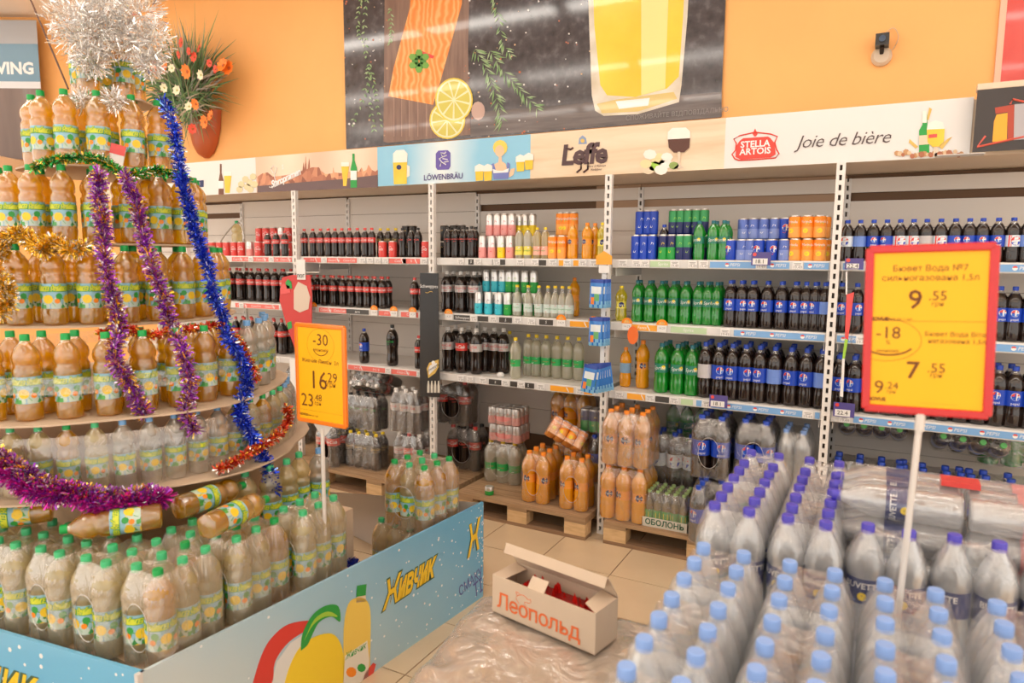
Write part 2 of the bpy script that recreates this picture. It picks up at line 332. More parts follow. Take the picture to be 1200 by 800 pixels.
KIND = {
 'colaR': ('cola', cola, pet, .83, redm, .50, .67, redm, [redm, whitem], deco_cola),
 'colaZ': ('cola', cola, pet, .83, blackm, .50, .67, blackm, [blackm, redl], deco_zero),
 'colaG': ('cola', cola, pet, .83, blackm, .50, .67, greenm, [blackm, greenm], deco_zero),
 'colaL': ('cola', cola, pet, .83, paper, .50, .67, silver, [M('silver_label', (.62, .60, .60), .3, .3), redm], deco_zero),
 'colaS': ('cola', cola, pet, .83, paper, .50, .67, redm, [redm, whitem], deco_cola),
 'colaY': ('cola', cola, pet, .83, yellowm, .50, .67, blackm, [M('dark_gold_label', (.10, .08, .05), .3), gold_ink], deco_zero),
 'pepB': ('straight', cola, pet, .84, bluem, .36, .61, bluem, [bluem, whitem, redm, M('pepsi_blue', (.05, .2, .75), .4)], deco_pep),
 'pepW': ('straight', cola, pet, .84, bluem, .36, .61, whitem, [M('pale_label', (.72, .80, .88), .4), whitem, redm, bluem], deco_pepw),
 'pepP': ('straight', cola, pet, .84, bluem, .36, .61, bluel, [M('soft_blue_label', (.16, .28, .72), .4)], deco_plain),
 'pepX': ('straight', cola, pet, .84, bluem, .36, .61, whitem, [M('grey_label', (.55, .53, .55), .4)], deco_plain),
 'sprG': ('straight', greenl, greenpet, .84, M('teal_cap', (.01, .16, .20), .4), .42, .60, greenm, [M('spr_label', (.02, .22, .14), .35), whitem, yellowm], deco_spr),
 'oran': ('fanta', orangel, orangepet, .84, orangem, .40, .56, orangem, [M('fan_label', (.95, .36, .04), .35), whitem, navy], deco_fan),
 'orju': ('straight', orangel, orangepet, .84, orangem, .36, .61, bluel, [M('ice_label', (.25, .42, .62), .35)], deco_plain),
 'yell': ('fanta', yellowl, M('x_unused', (1, 1, 1)), .9, yellowm, .36, .56, yellowm, [M('lem_label', (.90, .80, .10), .35), whitem, navy], deco_fan),
 'clrG': ('cola', cloudy, pet, .84, yellowm, .30, .47, greenm, [M('clr_label', (.04, .45, .12), .35), whitem, redm], deco_sch),
 'smlG': ('glass', cloudy, pet, .75, yellowm, .15, .42, greenm, [M('sm_label', (.62, .72, .68), .35), redl, greenm], deco_sch),
 'smlY': ('cola', cloudy, pet, .84, yellowm, .12, .40, yellowm, [M('smy_label', (.85, .75, .12), .35), whitem, greenm], deco_sch),
 'smlP': ('cola', pale_amber, pet, .84, yellowm, .12, .40, pink, [M('smp_label', (.85, .45, .35), .35), whitem, greenm], deco_sch),
 'juic': ('juice', amber, ambert, .86, M('green_cap', (.0, .36, .07), .35), .21, .52, juice_label, [juice_label, M('lime_yellow', (.65, .72, .05), .4), M('lemon_yellow', (.95, .65, .03), .4), M('leaf_green', (.03, .34, .06), .4), orangem, M('label_sky', (.30, .56, .70), .35)], deco_juice),
 'juiP': ('juice', pale_amber, pet, .86, M('mint_cap', (.05, .50, .20), .35), .21, .52, juice_label, None, deco_juice),
 'juiC': ('juice', fluid('clear_juice', (.94, .93, .90), (.72, .68, .60), clear=.55, gloss=.1), pet, .86, M('sky_cap', (.16, .38, .72), .35), .21, .52, juice_label, None, deco_juice),
 'watL': ('water', water, water, 1.1, M('pale_blue_cap', (.26, .43, .85), .4), .36, .57, None, None, None),
 'watB': ('water', water, water, 1.1, M('violet_cap', (.09, .07, .55), .4), .36, .57, navy, [M('water_label', (.015, .03, .16), .35), whitem, yellowm, bluel], deco_water),
 'beer': ('glass', beer, beer, 1.1, M('crown_green', (.35, .5, .2), .4, .5), .14, .44, greenm, [M('beer_label', (.05, .35, .04), .4), yellowm], lambda mb, R, z, h: [wrap_poly(mb, [(-R*.5, -h*.25), (R*.5, -h*.25), (R*.5, h*.3), (-R*.5, h*.3)], R, z, 1, a) for a in (-pi/2, pi/2)]),
}
for k in ('juiP', 'juiC'):
    t = list(KIND[k]); t[8] = KIND['juic'][8]; KIND[k] = tuple(t)
t = list(KIND['yell']); t[2] = pet; KIND['yell'] = tuple(t)
_bm = {}
def bottle_meshes(kind, H, R):
    key = (kind, round(H, 3), round(R, 4))
    if key in _bm: return _bm[key]
    prof, liq, emp, fill, capm, l0, l1, _, lmats, deco = KIND[kind]
    P = [(r*R, t*H) for r, t in PROF[prof]]; seg = 20 if R > .04 else 14
    b = MB(); b.lathe(P, seg, mif=lambda k, pr: 0 if pr[k][1] < fill*H-1e-6 else 1, lobes=5 if prof != 'glass' else 0)
    body = b.mesh('bottle_body', [liq, emp])
    rc = .34*R*1.02 if prof != 'glass' else .40*R
    rc = max(rc, .0125 if H > .2 else .010)
    c = MB(); c.lathe([(rc, .925*H), (rc*1.02, .93*H), (rc, .935*H), (rc, .99*H), (rc*.9, H), (rc*.3, H*1.001)], 16); cap = c.mesh('bottle_cap', capm)
    lab = None
    if lmats:
        l = MB(); n = 4; rr = max(prad(prof, l0+(l1-l0)*i/n) for i in range(n+1)) if prof in ('straight', 'water', 'juice', 'glass') else None
        l.lathe([((rr if rr else prad(prof, l0+(l1-l0)*i/n))*R+.0008, (l0+(l1-l0)*i/n)*H) for i in range(n+1)], seg, 0)
        l.f = l.f[:-2]; l.m = l.m[:-2]
        if kind[:3] == 'jui': l.m = [5 if k >= 2*seg else 0 for k in range(len(l.f))]
        zr = (l0+l1)/2; rdec = max(prad(prof, zr), prad(prof, zr+.05), prad(prof, zr-.05))*R+.001
        deco(l, rdec, zr*H, (l1-l0)*H); lab = l.mesh('bottle_label', lmats)
    _bm[key] = (body, cap, lab); return _bm[key]
def bottle(kind, H, R, loc, rz, label, cat='bottle', group=None, name='soda_bottle', rot=None):
    body, cap, lab = bottle_meshes(kind, H, R)
    name = 'cola_bottle' if kind[:3] in ('col', 'pep') else 'juice_bottle' if kind[:3] == 'jui' else name
    e = thing(name, label, cat, loc, rot or (0, 0, rz), group)
    ob('bottle_body', body, e); ob('cap', cap, e)
    if lab: ob('label', lab, e)
    return e
CANS = {'canR': (redm, redm, whitem), 'canP': (silver, pink, redm), 'canY': (silver, yellowm, limem), 'canT': (silver, M('turq', (.05, .55, .68), .35), navy), 'canG': (silver, greenm, limem), 'canF': (bluem, bluem, whitem),
 'canB': (bluem, bluem, redm), 'canO': (orangem, M('can_orange2', (.95, .40, .08), .35), limem), 'canK': (blackm, blackm, gold_ink), 'canS': (M('can_green2', (.04, .30, .10), .35, .3), navy, limem), 'canV': (navy, greenm, yellowm), 'canI': (M('can_plainblue', (.10, .16, .50), .3, .3), M('can_pblue2', (.22, .30, .66), .3), whitem)}
def can_meshes(kind, H, R):
    key = (kind, round(H, 3), round(R, 4))
    if key in _bm: return _bm[key]
    top, bot, dec = CANS[kind]; b = MB()
    b.lathe([(R*.78, 0), (R*.98, .04*H), (R, .07*H), (R, .50*H)], 14, 1); b.lathe([(R, .50*H), (R, .91*H), (R*.95, .94*H)], 14, 0)
    b.f = [f for f in b.f if len(f) == 4 or f[0] < 14*4]; b.m = b.m[:len(b.f)]
    b = MB(); b.lathe([(R*.78, 0), (R*.98, .04*H), (R, .07*H), (R, .50*H), (R, .91*H), (R*.95, .945*H)], 14, mif=lambda k, p: 1 if k < 3 else 0)
    for a in (-pi/2, pi/2):
        wrap_poly(b, [(-R*.5, -H*.20), (-R*.1, -H*.22), (R*.55, H*.16), (R*.1, H*.2)], R, H*.5, 2, a)
        if kind == 'canB': globe(b, R, H*.55, R*.6, 3, 2, 0, a)
        if kind == 'canR': wrap_text(b, 'Cola', H*.26, R, H*.5, 3, a, shear=.35)
        if kind == 'canO': wrap_text(b, 'Mirinda', H*.17, R, H*.72, 3, a, bold=.0); wrap_poly(b, circ(0, -H*.17, R*.4, 9), R, H*.5, 4, a, .0010)

    body = b.mesh('can_body', [top, bot, dec, whitem, yellowm])
    c = MB(); c.lathe([(R*.95, .945*H), (R*.84, .985*H), (R*.84, H), (R*.78, H), (R*.76, .98*H)], 14); lid = c.mesh('can_lid', silver)
    _bm[key] = (body, lid, None); return _bm[key]
def can(kind, H, R, loc, rz, label, group=None):
    body, lid, _ = can_meshes(kind, H, R); e = thing('soda_can', label, 'can', loc, (0, 0, rz), group); ob('can_body', body, e); ob('lid', lid, e); return e

# ------------------------------------------------------------------ shrink-wrapped packs
_wm = {}
def wrap_mesh(nx, ny, R, H, fm, hole='x', can_=False):
    key = (nx, ny, round(R, 4), round(H, 3), fm.name, hole, can_)
    if key in _wm: return _wm[key]
    rng = random.Random(hash((nx, ny)) % 1000); a, b = nx*R, ny*R; st = R/3.2; pts = []
    for (p, q, n, cx, cy) in (((-a+R, -b), (a-R, -b), nx, 0, -1), ((a, -b+R), (a, b-R), ny, 1, 0), ((a-R, b), (-a+R, b), nx, 0, 1), ((-a, b-R), (-a, -b+R), ny, -1, 0)):
        L = hypot(q[0]-p[0], q[1]-p[1]); k = max(1, int(L/st))
        for i in range(k):
            t = i/k; s = abs(sin(pi*(t*(n-1)))) if n > 1 else 0; d = .13*R*s**1.5
            pts.append((p[0]+(q[0]-p[0])*t-cx*d, p[1]+(q[1]-p[1])*t-cy*d))
        ox, oy = q[0]-(0 if cx == 0 else cx*R), q[1]-(0 if cy == 0 else cy*R)
        a0 = math.atan2(cy, cx)
        for i in range(5): t = a0+(pi/2)*i/5; pts.append((ox+R*cos(t), oy+R*sin(t)))
    n = len(pts); e = .0025; lev = []
    top = 1.0 if can_ else .955
    N1 = 12
    for i in range(N1+1): lev.append((i/N1*(.97 if can_ else .70)*H, 0.0))
    if not can_: lev += [(.76*H, .10), (.82*H, .26), (.88*H, .46), (.93*H, .62), (.955*H, .78)]
    else: lev += [(H*1.002, .12)]
    m = MB(); vs = []
    for z, ins in lev:
        for (x, y) in pts:
            r = hypot(x, y); k = ins*R/ max(r, 1e-5); wob = 1+rng.uniform(-.006, .008)
            vs.append((x*(1-k)*wob+(e*x/r), y*(1-k)*wob+(e*y/r), z+rng.uniform(-.001, .001)))
    hz, hh = .42*H, .25*H
    def inh(x, y, z):
        if not hole: return False
        if hole == 'x': w = .62*b; d = (y/w)**2+((z-hz)/hh)**2; return d < 1 and abs(x) > a*.86
        w = .55*a; d = (x/w)**2+((z-hz)/hh)**2; return d < 1 and abs(y) > b*.86
    fs = []
    for k in range(len(lev)-1):
        for i in range(n):
            j = (i+1) % n; q = [k*n+i, k*n+j, (k+1)*n+j, (k+1)*n+i]
            c = [sum(vs[t][ax] for t in q)/4 for ax in range(3)]
            if not inh(*c): fs.append(q)
    m.add(vs, fs, 0)
    base = (len(lev)-1)*n; ring2 = []
    cvs = []
    for (x, y) in pts: cvs.append((x*.45, y*.45, lev[-1][0]-(.0 if can_ else .02*H)+rng.uniform(-.002, .002)))
    b2 = len(m.v); m.v += cvs+[(0, 0, lev[-1][0]-(.0 if can_ else .03*H))]
    for i in range(n):
        j = (i+1) % n; m.f.append([base+i, base+j, b2+j, b2+i]); m.m.append(0); m.f.append([b2+i, b2+j, b2+n]); m.m.append(0)
    if hole:
        for s in (-1, 1):
            P_ = []
            for i in range(25):
                t = 2*pi*i/24
                if hole == 'x': P_.append((s*(a+.001), .60*b*cos(t), hz+hh*1.0*sin(t)))
                else: P_.append((.53*a*cos(t), s*(b+.001), hz+hh*1.0*sin(t)))
            m.tube(P_, .0014, 4, 1)
    _wm[key] = m.mesh('shrink_wrap', [fm, film_rim]); return _wm[key]
def pack(kind, H, R, nx, ny, loc, rz=0, label='', group=None, fm=None, hole='x', rot=None, name='bottle_pack', kinds=None, skip=(), gap=1.01, cat='bottle pack', wrap=True):
    e = thing(name, label, cat, loc, rot or (0, 0, rz), group); fm = fm or (film_o if kind == 'oran' else film); g = 0
    for i in range(nx):
        for j in range(ny):
            if (i, j) in skip: continue
            kd = kinds[(i+j*nx) % len(kinds)] if kinds else kind
            x, y = (i-(nx-1)/2)*2*R*gap, (j-(ny-1)/2)*2*R*gap; az = random.uniform(-.7, .7)
            if kd[:3] == 'can':
                body, lid, _ = can_meshes(kd, H, R); p = ob('can', body, e, (x, y, 0), (0, 0, az)); ob('lid', lid, p)
            else:
                body, cap, lab = bottle_meshes(kd, H, R); p = ob('bottle', body, e, (x, y, 0), (0, 0, az)); ob('cap', cap, p)
                if lab: ob('label', lab, p)
    if wrap: ob('shrink_wrap', wrap_mesh(nx, ny, R*gap, H, fm, hole, kind[:3] == 'can'), e)
    return e
ORD = ['first', 'second', 'third', 'fourth', 'fifth', 'sixth', 'seventh', 'eighth', 'ninth', 'tenth', 'eleventh', 'twelfth', 'thirteenth', 'fourteenth', 'fifteenth', 'sixteenth', 'seventeenth', 'eighteenth', 'nineteenth', 'twentieth']+['twenty-'+x for x in ('first', 'second', 'third', 'fourth', 'fifth', 'sixth', 'seventh', 'eighth', 'ninth')]+['thirtieth']+['thirty-'+x for x in ('first', 'second', 'third', 'fourth', 'fifth', 'sixth', 'seventh', 'eighth', 'ninth')]
_cnt = {}
def nth(*key): _cnt[key] = _cnt.get(key, 0)+1; return ORD[_cnt[key]-1]

# ------------------------------------------------------------------ tinsel
GOLD = M('tinsel_gold', (.95, .62, .08), .22, .9); SILV = M('tinsel_silver', (.90, .88, .86), .2, .85); PURP = M('tinsel_purple', (.42, .08, .62), .25, .75)
BLUT = M('tinsel_blue', (.04, .09, .70), .22, .8); GRNT = M('tinsel_green', (.04, .45, .10), .25, .8); REDT = M('tinsel_red', (.75, .10, .06), .25, .8); MAGT = M('tinsel_magenta', (.80, .05, .50), .25, .75)
LILT = M('tinsel_lilac', (.75, .60, .80), .25, .7)
def catmull(P, n=8):
    P = [Vector(p) for p in P]; out = []
    for i in range(len(P)-1):
        p0 = P[max(i-1, 0)]; p1 = P[i]; p2 = P[i+1]; p3 = P[min(i+2, len(P)-1)]
        for k in range(n):
            t = k/n; out.append(.5*((2*p1)+(p2-p0)*t+(2*p0-5*p1+4*p2-p3)*t*t+(3*p1-p0-3*p2+p3)*t**3))
    out.append(P[-1]); return out
def tinsel_mesh(path, r, count, weights, mats, w=.0022, core=True):
    pts = catmull(path); m = MB(); rng = random.Random(count)
    if core: m.tube(pts[::2], r*.18, 5, 0)
    n = len(pts)-1
    for k in range(count):
        f = rng.random()*n; i = int(f); c = pts[i].lerp(pts[i+1], f-i)
        d = Vector((rng.gauss(0, 1), rng.gauss(0, 1), rng.gauss(0, 1))).normalized(); L = r*rng.uniform(.55, 1.15)
        s = d.cross(Vector((rng.gauss(0, 1), rng.gauss(0, 1), rng.gauss(0, 1)))).normalized()*w*rng.uniform(.6, 1.3)
        b = c+d*r*.1; e = c+d*L; t = rng.random(); mi = 0
        for wi, ww in enumerate(weights):
            if t < ww: mi = wi; break
            t -= ww
        m.add([b-s, b+s, e+s, e-s], [(0, 1, 2, 3)], mi)
    return m.mesh('tinsel', mats, False)
# ------------------------------------------------------------------ room shell
WY = 4.74
wallm = M('orange_wall_paint', (.98, .50, .165), .55, noise=(2.2, .05, .02))
tile = ramp_mat('floor_tile', 'Object', 'noise', 4, [(0, (.66, .50, .32)), (1, (.76, .60, .41))], .22, .02, coat=.15)
fbase = tile.copy(); fbase.name = 'floor_base'
struct('floor', boxm('floor', fbase, -11, -6, -.05, 7, WY+.3, -.006))
fl = bpy.data.objects['floor']
b = MB(); h = .2105; b.box(-h, -h, -.005, h, h, 0); tme = b.mesh('floor_tile', tile, False)
ob('grout', boxm('grout', M('grout', (.22, .13, .08), .8), -5.5, .5, -.0059, 2.2, WY-.01, -.0035), fl)
cand = []
for i in range(-10, 8):
    for j in range(-1, 11):
        x = -1.216+.427*(i+.5); y = 3.455-.427*(8-j)+.427*.5
        if .5+h < y < WY-.01-h*.5 and -5.5 < x-h and x+h < 2.2: cand.append((x, y, i*j))
cand.sort(key=lambda c: hypot(c[0]+1.0, c[1]-3.3))
for x, y, k in cand[:290]: ob('tile', tme, fl, (x, y, 0), (0, 0, (k % 4)*pi/2))
struct('ceiling', boxm('ceiling', M('ceiling_paint', (.86, .80, .74), .7), -11, -6, 4.2, 7, WY+.3, 4.3))
struct('wall_back', boxm('wall_back', wallm, -8.6, WY, 0, 7, WY+.15, 4.2))
# left wall stands at an angle
A0 = Vector((-7.25, WY, 0)); DL = Vector((-.883, -.47, 0)).normalized(); A1 = A0+DL*5.5; NL = Vector((DL.y, -DL.x, 0)); NL = NL if NL.dot(Vector((1, -1, 0))) > 0 else -NL
b = MB(); b.prism([(0, 0), (5.5, 0), (5.5, 4.2), (0, 4.2)], .12, 0, O=A0-NL*.12, U=DL, V=(0, 0, 1)); 
struct('wall_left', b.mesh('wall_left', wallm, False))
def onplane(u, v, P0, N_):
    r = ray(u, v); t = (P0-ORG).dot(N_)/r.dot(N_); return ORG+r*t
# poster on the left wall
lp = thing('wall_poster', 'grey blue poster with white capital letters at far left', 'poster', A0+DL*1.0+NL*.01)
def LW(u, v): p = onplane(u, v, A0, NL); return ((p-A0).dot(DL), p.z)
s1, z1 = LW(43, 24); s2, z2 = LW(46, 187); s0 = s1+1.6
def lq(sa, za, sb, zb): return [(sa, za), (sb, za), (sb, zb), (sa, zb)]
def lpart(name, pts, m, t=.004, off=.0): b = MB(); b.prism(pts, t, 0, O=A0+NL*.004, U=DL, V=(0, 0, 1), off=off); o = ob(name, b.mesh(name, m, False), lp); o.matrix_parent_inverse = Matrix.Translation(-lp.location); return o
flip = -1 if DL.cross(Vector((0, 0, 1))).dot(NL) < 0 else 1
def lpart(name, pts, m, off): 
    b = MB(); b.prism(pts, .003*flip, 0, O=A0+NL*(.006+off), U=DL, V=(0, 0, 1)); o = ob(name, b.mesh(name, m, False), lp); o.location = -lp.location; return o
zm1 = LW(43, 52)[1]; zm2 = LW(43, 96)[1]; zm3 = LW(43, 104)[1]
lpart('poster_sheet', lq(s1, z2, s0, z1), M('poster_grey', (.42, .43, .46), .3), 0)
lpart('blue_band', lq(s1, zm2, s0, zm1), M('poster_blue', (.16, .30, .42), .3), .004)
lpart('glare_band', lq(s1, zm3, s0, zm2), M('poster_glare', (.70, .72, .76), .3), .004)  # white glare on the sheet, painted in as a pale strip
lpart('dark_band', lq(s1, z2, s0, zm3), ramp_mat('poster_dark', 'Object', 'noise', 2, [(0, (.10, .07, .06)), (.6, (.22, .16, .14)), (1, (.30, .45, .48))], .35, stretch=(3, 3, .3)), .004)
b = MB(); sx0, zx0 = LW(19, 81); put_text(b, 'VING', .165, A0+DL*sx0+Vector((0, 0, zx0))+NL*.012, U=-DL, bold=.006, off=.002); o = ob('lettering', b.mesh('lettering', whitem, False), lp); o.location = -lp.location
# white canopy below it
zc_ = LW(20, 189)[1]; b = MB(); b.prism([(1.0, zc_-.26), (5, zc_-.26), (5, zc_), (1.0, zc_)], .5*flip, 0, O=A0+NL*.02, U=DL, V=(0, 0, 1)); o = ob('display_canopy', b.mesh('canopy', M('pale_canopy', (.80, .72, .62), .5), False)); tag(o, 'pale canopy ledge below the grey blue poster at far left', 'canopy')
# ceiling lamps
lampm = M('lamp_tube', (1, 1, 1), .5, emit=((1.0, .93, .84), LAMP_POWER)); lamph = M('lamp_housing', (.8, .8, .78), .4)
hb = boxm('lamp_housing', lamph, -.75, -.11, .02, .75, .11, .08); tb = boxm('lamp_tube', lampm, -.73, -.075, 0, .73, .075, .02)
for j, y in enumerate((2.95, .75, -1.45, -3.65)):
    for i in range(9):
        x = -8.6+i*1.62
        e = thing('ceiling_lamp', f"{['first', 'second', 'third', 'fourth', 'fifth', 'sixth', 'seventh', 'eighth', 'ninth'][i]} fluorescent lamp from left in the {['wall-side', 'second', 'third', 'rearmost'][j]} ceiling row", 'lamp', (x, y, 4.12), (0, 0, 0), 'ceiling lamps'); ob('lamp_housing', hb, e); ob('lamp_tube', tb, e)

# ------------------------------------------------------------------ canopy over the shelves and its printed strips
cano = tag(ob('shelf_canopy', boxm('canopy', [M('canopy_wood', (.80, .64, .48), .45)], -6.6, 4.003, 2.215, 2.8, 4.70, 2.475)), 'long cream canopy box running above the shelving bays', 'canopy')
BX = [-6.8, -5.63, -4.42, -3.21, -2.0, -.81]
def strip(label, x0, x1, m, z0=2.213, z1=2.485, y=3.998): 
    e = thing('banner', label, 'banner', (x0, y, z0)); b = MB(); b.box(0, -.004, 0, x1-x0, .0, z1-z0); ob('banner_sheet', b.mesh('banner_sheet', m, False), e); return e
def flat(e, name, pts, m, k=1, y=-.004): 
    b = MB(); b.prism(pts, .0008, 0, O=(0, y-.0005-.0010*k, 0)); return ob(name, b.mesh(name, m, False), e)
def txt(e, name, body, size, x, z, m, k=2, y=-.004, rotv=0, **kw):
    b = MB(); U = Vector((cos(rotv), 0, sin(rotv))); V = Vector((-sin(rotv), 0, cos(rotv))); put_text(b, body, size, (x, y-.0010*k, z), U, V, **kw); return ob(name, b.mesh(name, m, False), e)
def bxy(u, v, e, Y=3.995): p = onY(u, v, Y); return (p.x-e.location.x, p.z-e.location.z)
def poly_px(e, name, px, m, k=1, Y=3.995, y=-.004): return flat(e, name, [bxy(u, v, e, Y) for u, v in px], m, k, y)
beerm = ramp_mat('beer_print', 'Object', 'noise', 8, [(0, (.85, .48, .02)), (1, (.98, .75, .08))], .4)
foam = M('foam_print', (.90, .88, .82), .5)
s = strip('white strip with brown bottle and beer glass, leftmost on the canopy', BX[1], BX[2], M('strip_white', (.82, .80, .78), .4))
poly_px(s, 'bottle_picture', [(256.5, 228), (262.5, 228), (262.5, 212), (260, 203), (260, 192), (258, 192), (258, 203), (256.5, 212)], M('brown_print', (.18, .06, .02), .4))
poly_px(s, 'label_picture', [(256.6, 221), (262.4, 221), (262.4, 212), (256.6, 212)], whitem, 2)
poly_px(s, 'glass_picture', [(264, 226), (269.5, 226), (271.5, 206), (263, 206)], beerm); poly_px(s, 'foam_picture', [(263, 206), (271.5, 206), (271.5, 201), (263, 201)], foam)
for q, (u, v) in enumerate([(283, 216), (288, 210), (293, 214), (297, 207), (290, 219), (299, 216), (281, 222), (294, 222)]): poly_px(s, 'flower_picture', circ(u, v, 4.0, 7), M('pale_gold_print', (.75, .66, .40), .5), 1+q % 2)
poly_px(s, 'logo_plate', [(226, 220), (239, 219), (239, 211), (226, 212)], navy); x, z = bxy(232, 215.5, s); txt(s, 'lettering', 'RIČI', .035, x, z, whitem)
s = strip('sunset city skyline strip with green bottle, beside white bottle strip', BX[2], BX[3], ramp_mat('sunset_print', 'Object', 'wave', .5, [(0, (.80, .55, .40)), (1, (.90, .74, .58))], .4, distortion=2))
sky = [(302, 225.5), (443, 219.5), (443, 199), (440, 201), (436, 199), (432, 193), (430, 199), (426, 201), (424, 196), (421, 201), (410, 201), (402, 203), (392, 202), (391, 196), (390, 203), (382, 204), (376, 200), (374, 196), (366, 196), (363.5, 197), (362.5, 185), (361, 198), (359.5, 198), (358.6, 183), (357.2, 199), (356, 190), (354.8, 200), (348, 203), (330, 206), (320, 207), (314, 202), (308, 203), (302, 207)]
poly_px(s, 'skyline_picture', sky, ramp_mat('city_print', 'Object', 'voronoi', 26, [(0, (.20, .06, .04)), (.4, (.48, .18, .10)), (.7, (.70, .32, .18)), (1, (.85, .55, .30))], .45, stretch=(1, 1, .6)))
poly_px(s, 'river_picture', [(302, 225.5), (443, 219.5), (443, 205), (400, 210), (360, 213), (302, 218)], M('river_print', (.15, .09, .09), .4), 2)
x, z = bxy(335, 209, s); txt(s, 'lettering', 'Staropramen', .072, x, z, whitem, 4, rotv=.28, shear=.3, bold=.0025, space=.86); x, z = bxy(332, 196, s); txt(s, 'emblem', 'S', .05, x, z, whitem, 4)
b = MB(); pp = [bxy(u, v, s) for u, v in [(321, 203), (318, 198), (321, 194), (325, 197), (322, 206), (324, 214), (320, 220), (316, 219)]]; b.tube([(p[0], -.0085, p[1]) for p in pp], .0035, 4); ob('flourish', b.mesh('flourish', whitem), s)
x0_, z0_ = bxy(322, 219, s); x1_, z1_ = bxy(351, 205, s); b = MB(); b.tube([(x0_, -.0085, z0_), (x1_, -.0085, z1_)], .003, 4); ob('underline', b.mesh('underline', whitem), s)
poly_px(s, 'glass_picture', [(402.5, 218), (406.5, 218), (407, 213), (409.5, 195), (400.5, 195), (402.5, 212)], beerm, 3); poly_px(s, 'foam_picture', [(400.4, 195), (409.6, 195), (409.6, 190), (400.4, 190)], foam, 3)
poly_px(s, 'bottle_picture', [(411.3, 220), (418.8, 219.6), (418.8, 197), (416, 188), (416, 180), (413.4, 180), (413.4, 188), (411.3, 198)], greenm, 3); poly_px(s, 'label_picture', [(411.4, 211), (418.6, 211), (418.6, 200), (411.4, 200)], whitem, 4)
SKYM = grad('sky_blue_print', .25, .85, (.26, .58, .80), (.80, .88, .90), (.26, .58, .80), vec=(1, 0, 0))
s = strip('pale blue strip with beer mugs and a blonde woman drawn', BX[3], BX[4], SKYM)
for (u, v, w_, h_) in ((470, 196, 8, 44),):
    poly_px(s, 'mug_picture', [(462, 216), (477, 215.5), (477.5, 190), (461, 190.5)], beerm, 2); poly_px(s, 'foam_picture', [(461, 190.5), (477.5, 190), (478, 180), (474, 175.5), (465, 176), (461, 180)], foam, 2)
    poly_px(s, 'handle_picture', [(477, 208), (480.5, 206), (480.5, 195), (477, 193)], foam, 2); poly_px(s, 'mug_badge', circ(468, 196, 3, 8), navy, 3)
poly_px(s, 'crest_plate', [(511, 196), (513, 199), (526, 198.5), (528, 195), (528, 179), (525, 176), (514, 176.5), (511, 180)], M('crest_violet', (.14, .10, .42), .4), 1)
b = MB(); pp = [bxy(u, v, s) for u, v in [(516, 195), (518, 190), (515, 186), (519, 184), (517, 179), (521, 180), (523, 178)]]; b.tube([(p[0], -.0065, p[1]) for p in pp], .005, 4)
for seg in ([(518, 190), (523, 193)], [(519, 186), (525, 187)], [(519, 184), (524, 182)], [(521, 190), (526, 189)]): b.tube([(bxy(u, v, s)[0], -.0065, bxy(u, v, s)[1]) for u, v in seg], .0035, 4)
ob('crest_lion', b.mesh('crest_lion', whitem), s)
x, z = bxy(519.5, 207.5, s); txt(s, 'lettering', 'LÖWENBRÄU', .052, x, z, M('text_violet', (.10, .08, .25), .4), bold=.001, space=.98)
poly_px(s, 'hair_picture', circ(586.5, 173, 8.5, 12, ry=9), M('blonde_print', (.90, .65, .12), .5), 2); poly_px(s, 'face_picture', circ(586, 177, 5.6, 10, ry=7), M('skin_print', (.90, .58, .38), .5), 3)
poly_px(s, 'neck_picture', [(581, 202), (595, 201), (593, 192), (588.5, 189), (588, 183), (585, 183), (584.5, 190), (579, 193)], M('skin_print', (1, 1, 1)), 2)
poly_px(s, 'dress_picture', [(579, 210), (596, 209.5), (598, 192), (595, 190), (594, 200), (582, 201), (579, 191), (576, 193)], M('dress_print', (.18, .22, .55), .5), 4); poly_px(s, 'blouse_picture', [(579, 203), (596, 202), (597, 197), (590, 200), (584, 200), (578, 198)], whitem, 5)
for dx, dy in ((0, 0), (48, -11)):
    for q in range(2):
        u = 558+dx+q*10; v = 202+dy+(-2 if dx else 0)*q
        poly_px(s, 'mug_picture', [(u, v+10), (u+8.5, v+9.5), (u+9, v-2), (u-.5, v-1.5)], beerm, 3+q); poly_px(s, 'foam_picture', [(u-1, v-1), (u+9.5, v-1.5), (u+9.5, v-8), (u+4, v-10), (u-1, v-7)], foam, 4+q)
poly_px(s, 'arm_picture', [(597, 208), (602, 205), (604, 197), (599, 198), (597, 203)], M('skin_print', (1, 1, 1)), 3)
s = strip('pale wood grain strip with dark gothic lettering and tulip glass', BX[4], BX[5], ramp_mat('grain_print', 'Object', 'noise', 1.5, [(.3, (.74, .55, .36)), (.6, (.86, .70, .52)), (1, (.90, .78, .62))], .4, stretch=(1, 1, 9), distortion=.6))
dk = M('gothic_ink', (.09, .045, .05), .4)
x, z = bxy(684, 184, s); txt(s, 'lettering', 'Leffe', .165, x, z+.012, dk, bold=.006, shear=.12, space=.93)
b = MB(); 
for seg in ([(681.5, 190), (681, 198), (676, 202)], [(689.5, 190), (689, 198), (684, 202)], [(664, 174), (669, 175), (672, 173)]):
    b.tube([(bxy(u, v, s)[0], -.0065, bxy(u, v, s)[1]) for u, v in seg], .0065, 4)
ob('swash', b.mesh('swash', dk), s)
poly_px(s, 'emblem_picture', [(678, 169), (688, 168.5), (687, 162), (683, 158.5), (679, 162)], M('emblem_blue', (.25, .35, .55), .4), 1); poly_px(s, 'emblem_centre', circ(683, 165, 2.5, 8), gold_ink, 2)
for i, tline in enumerate(('Bière d’Abbaye', 'Abdijbier')): x, z = bxy(699, 194.5+4*i, s); txt(s, 'small_lettering', tline, .02, x, z, dk)
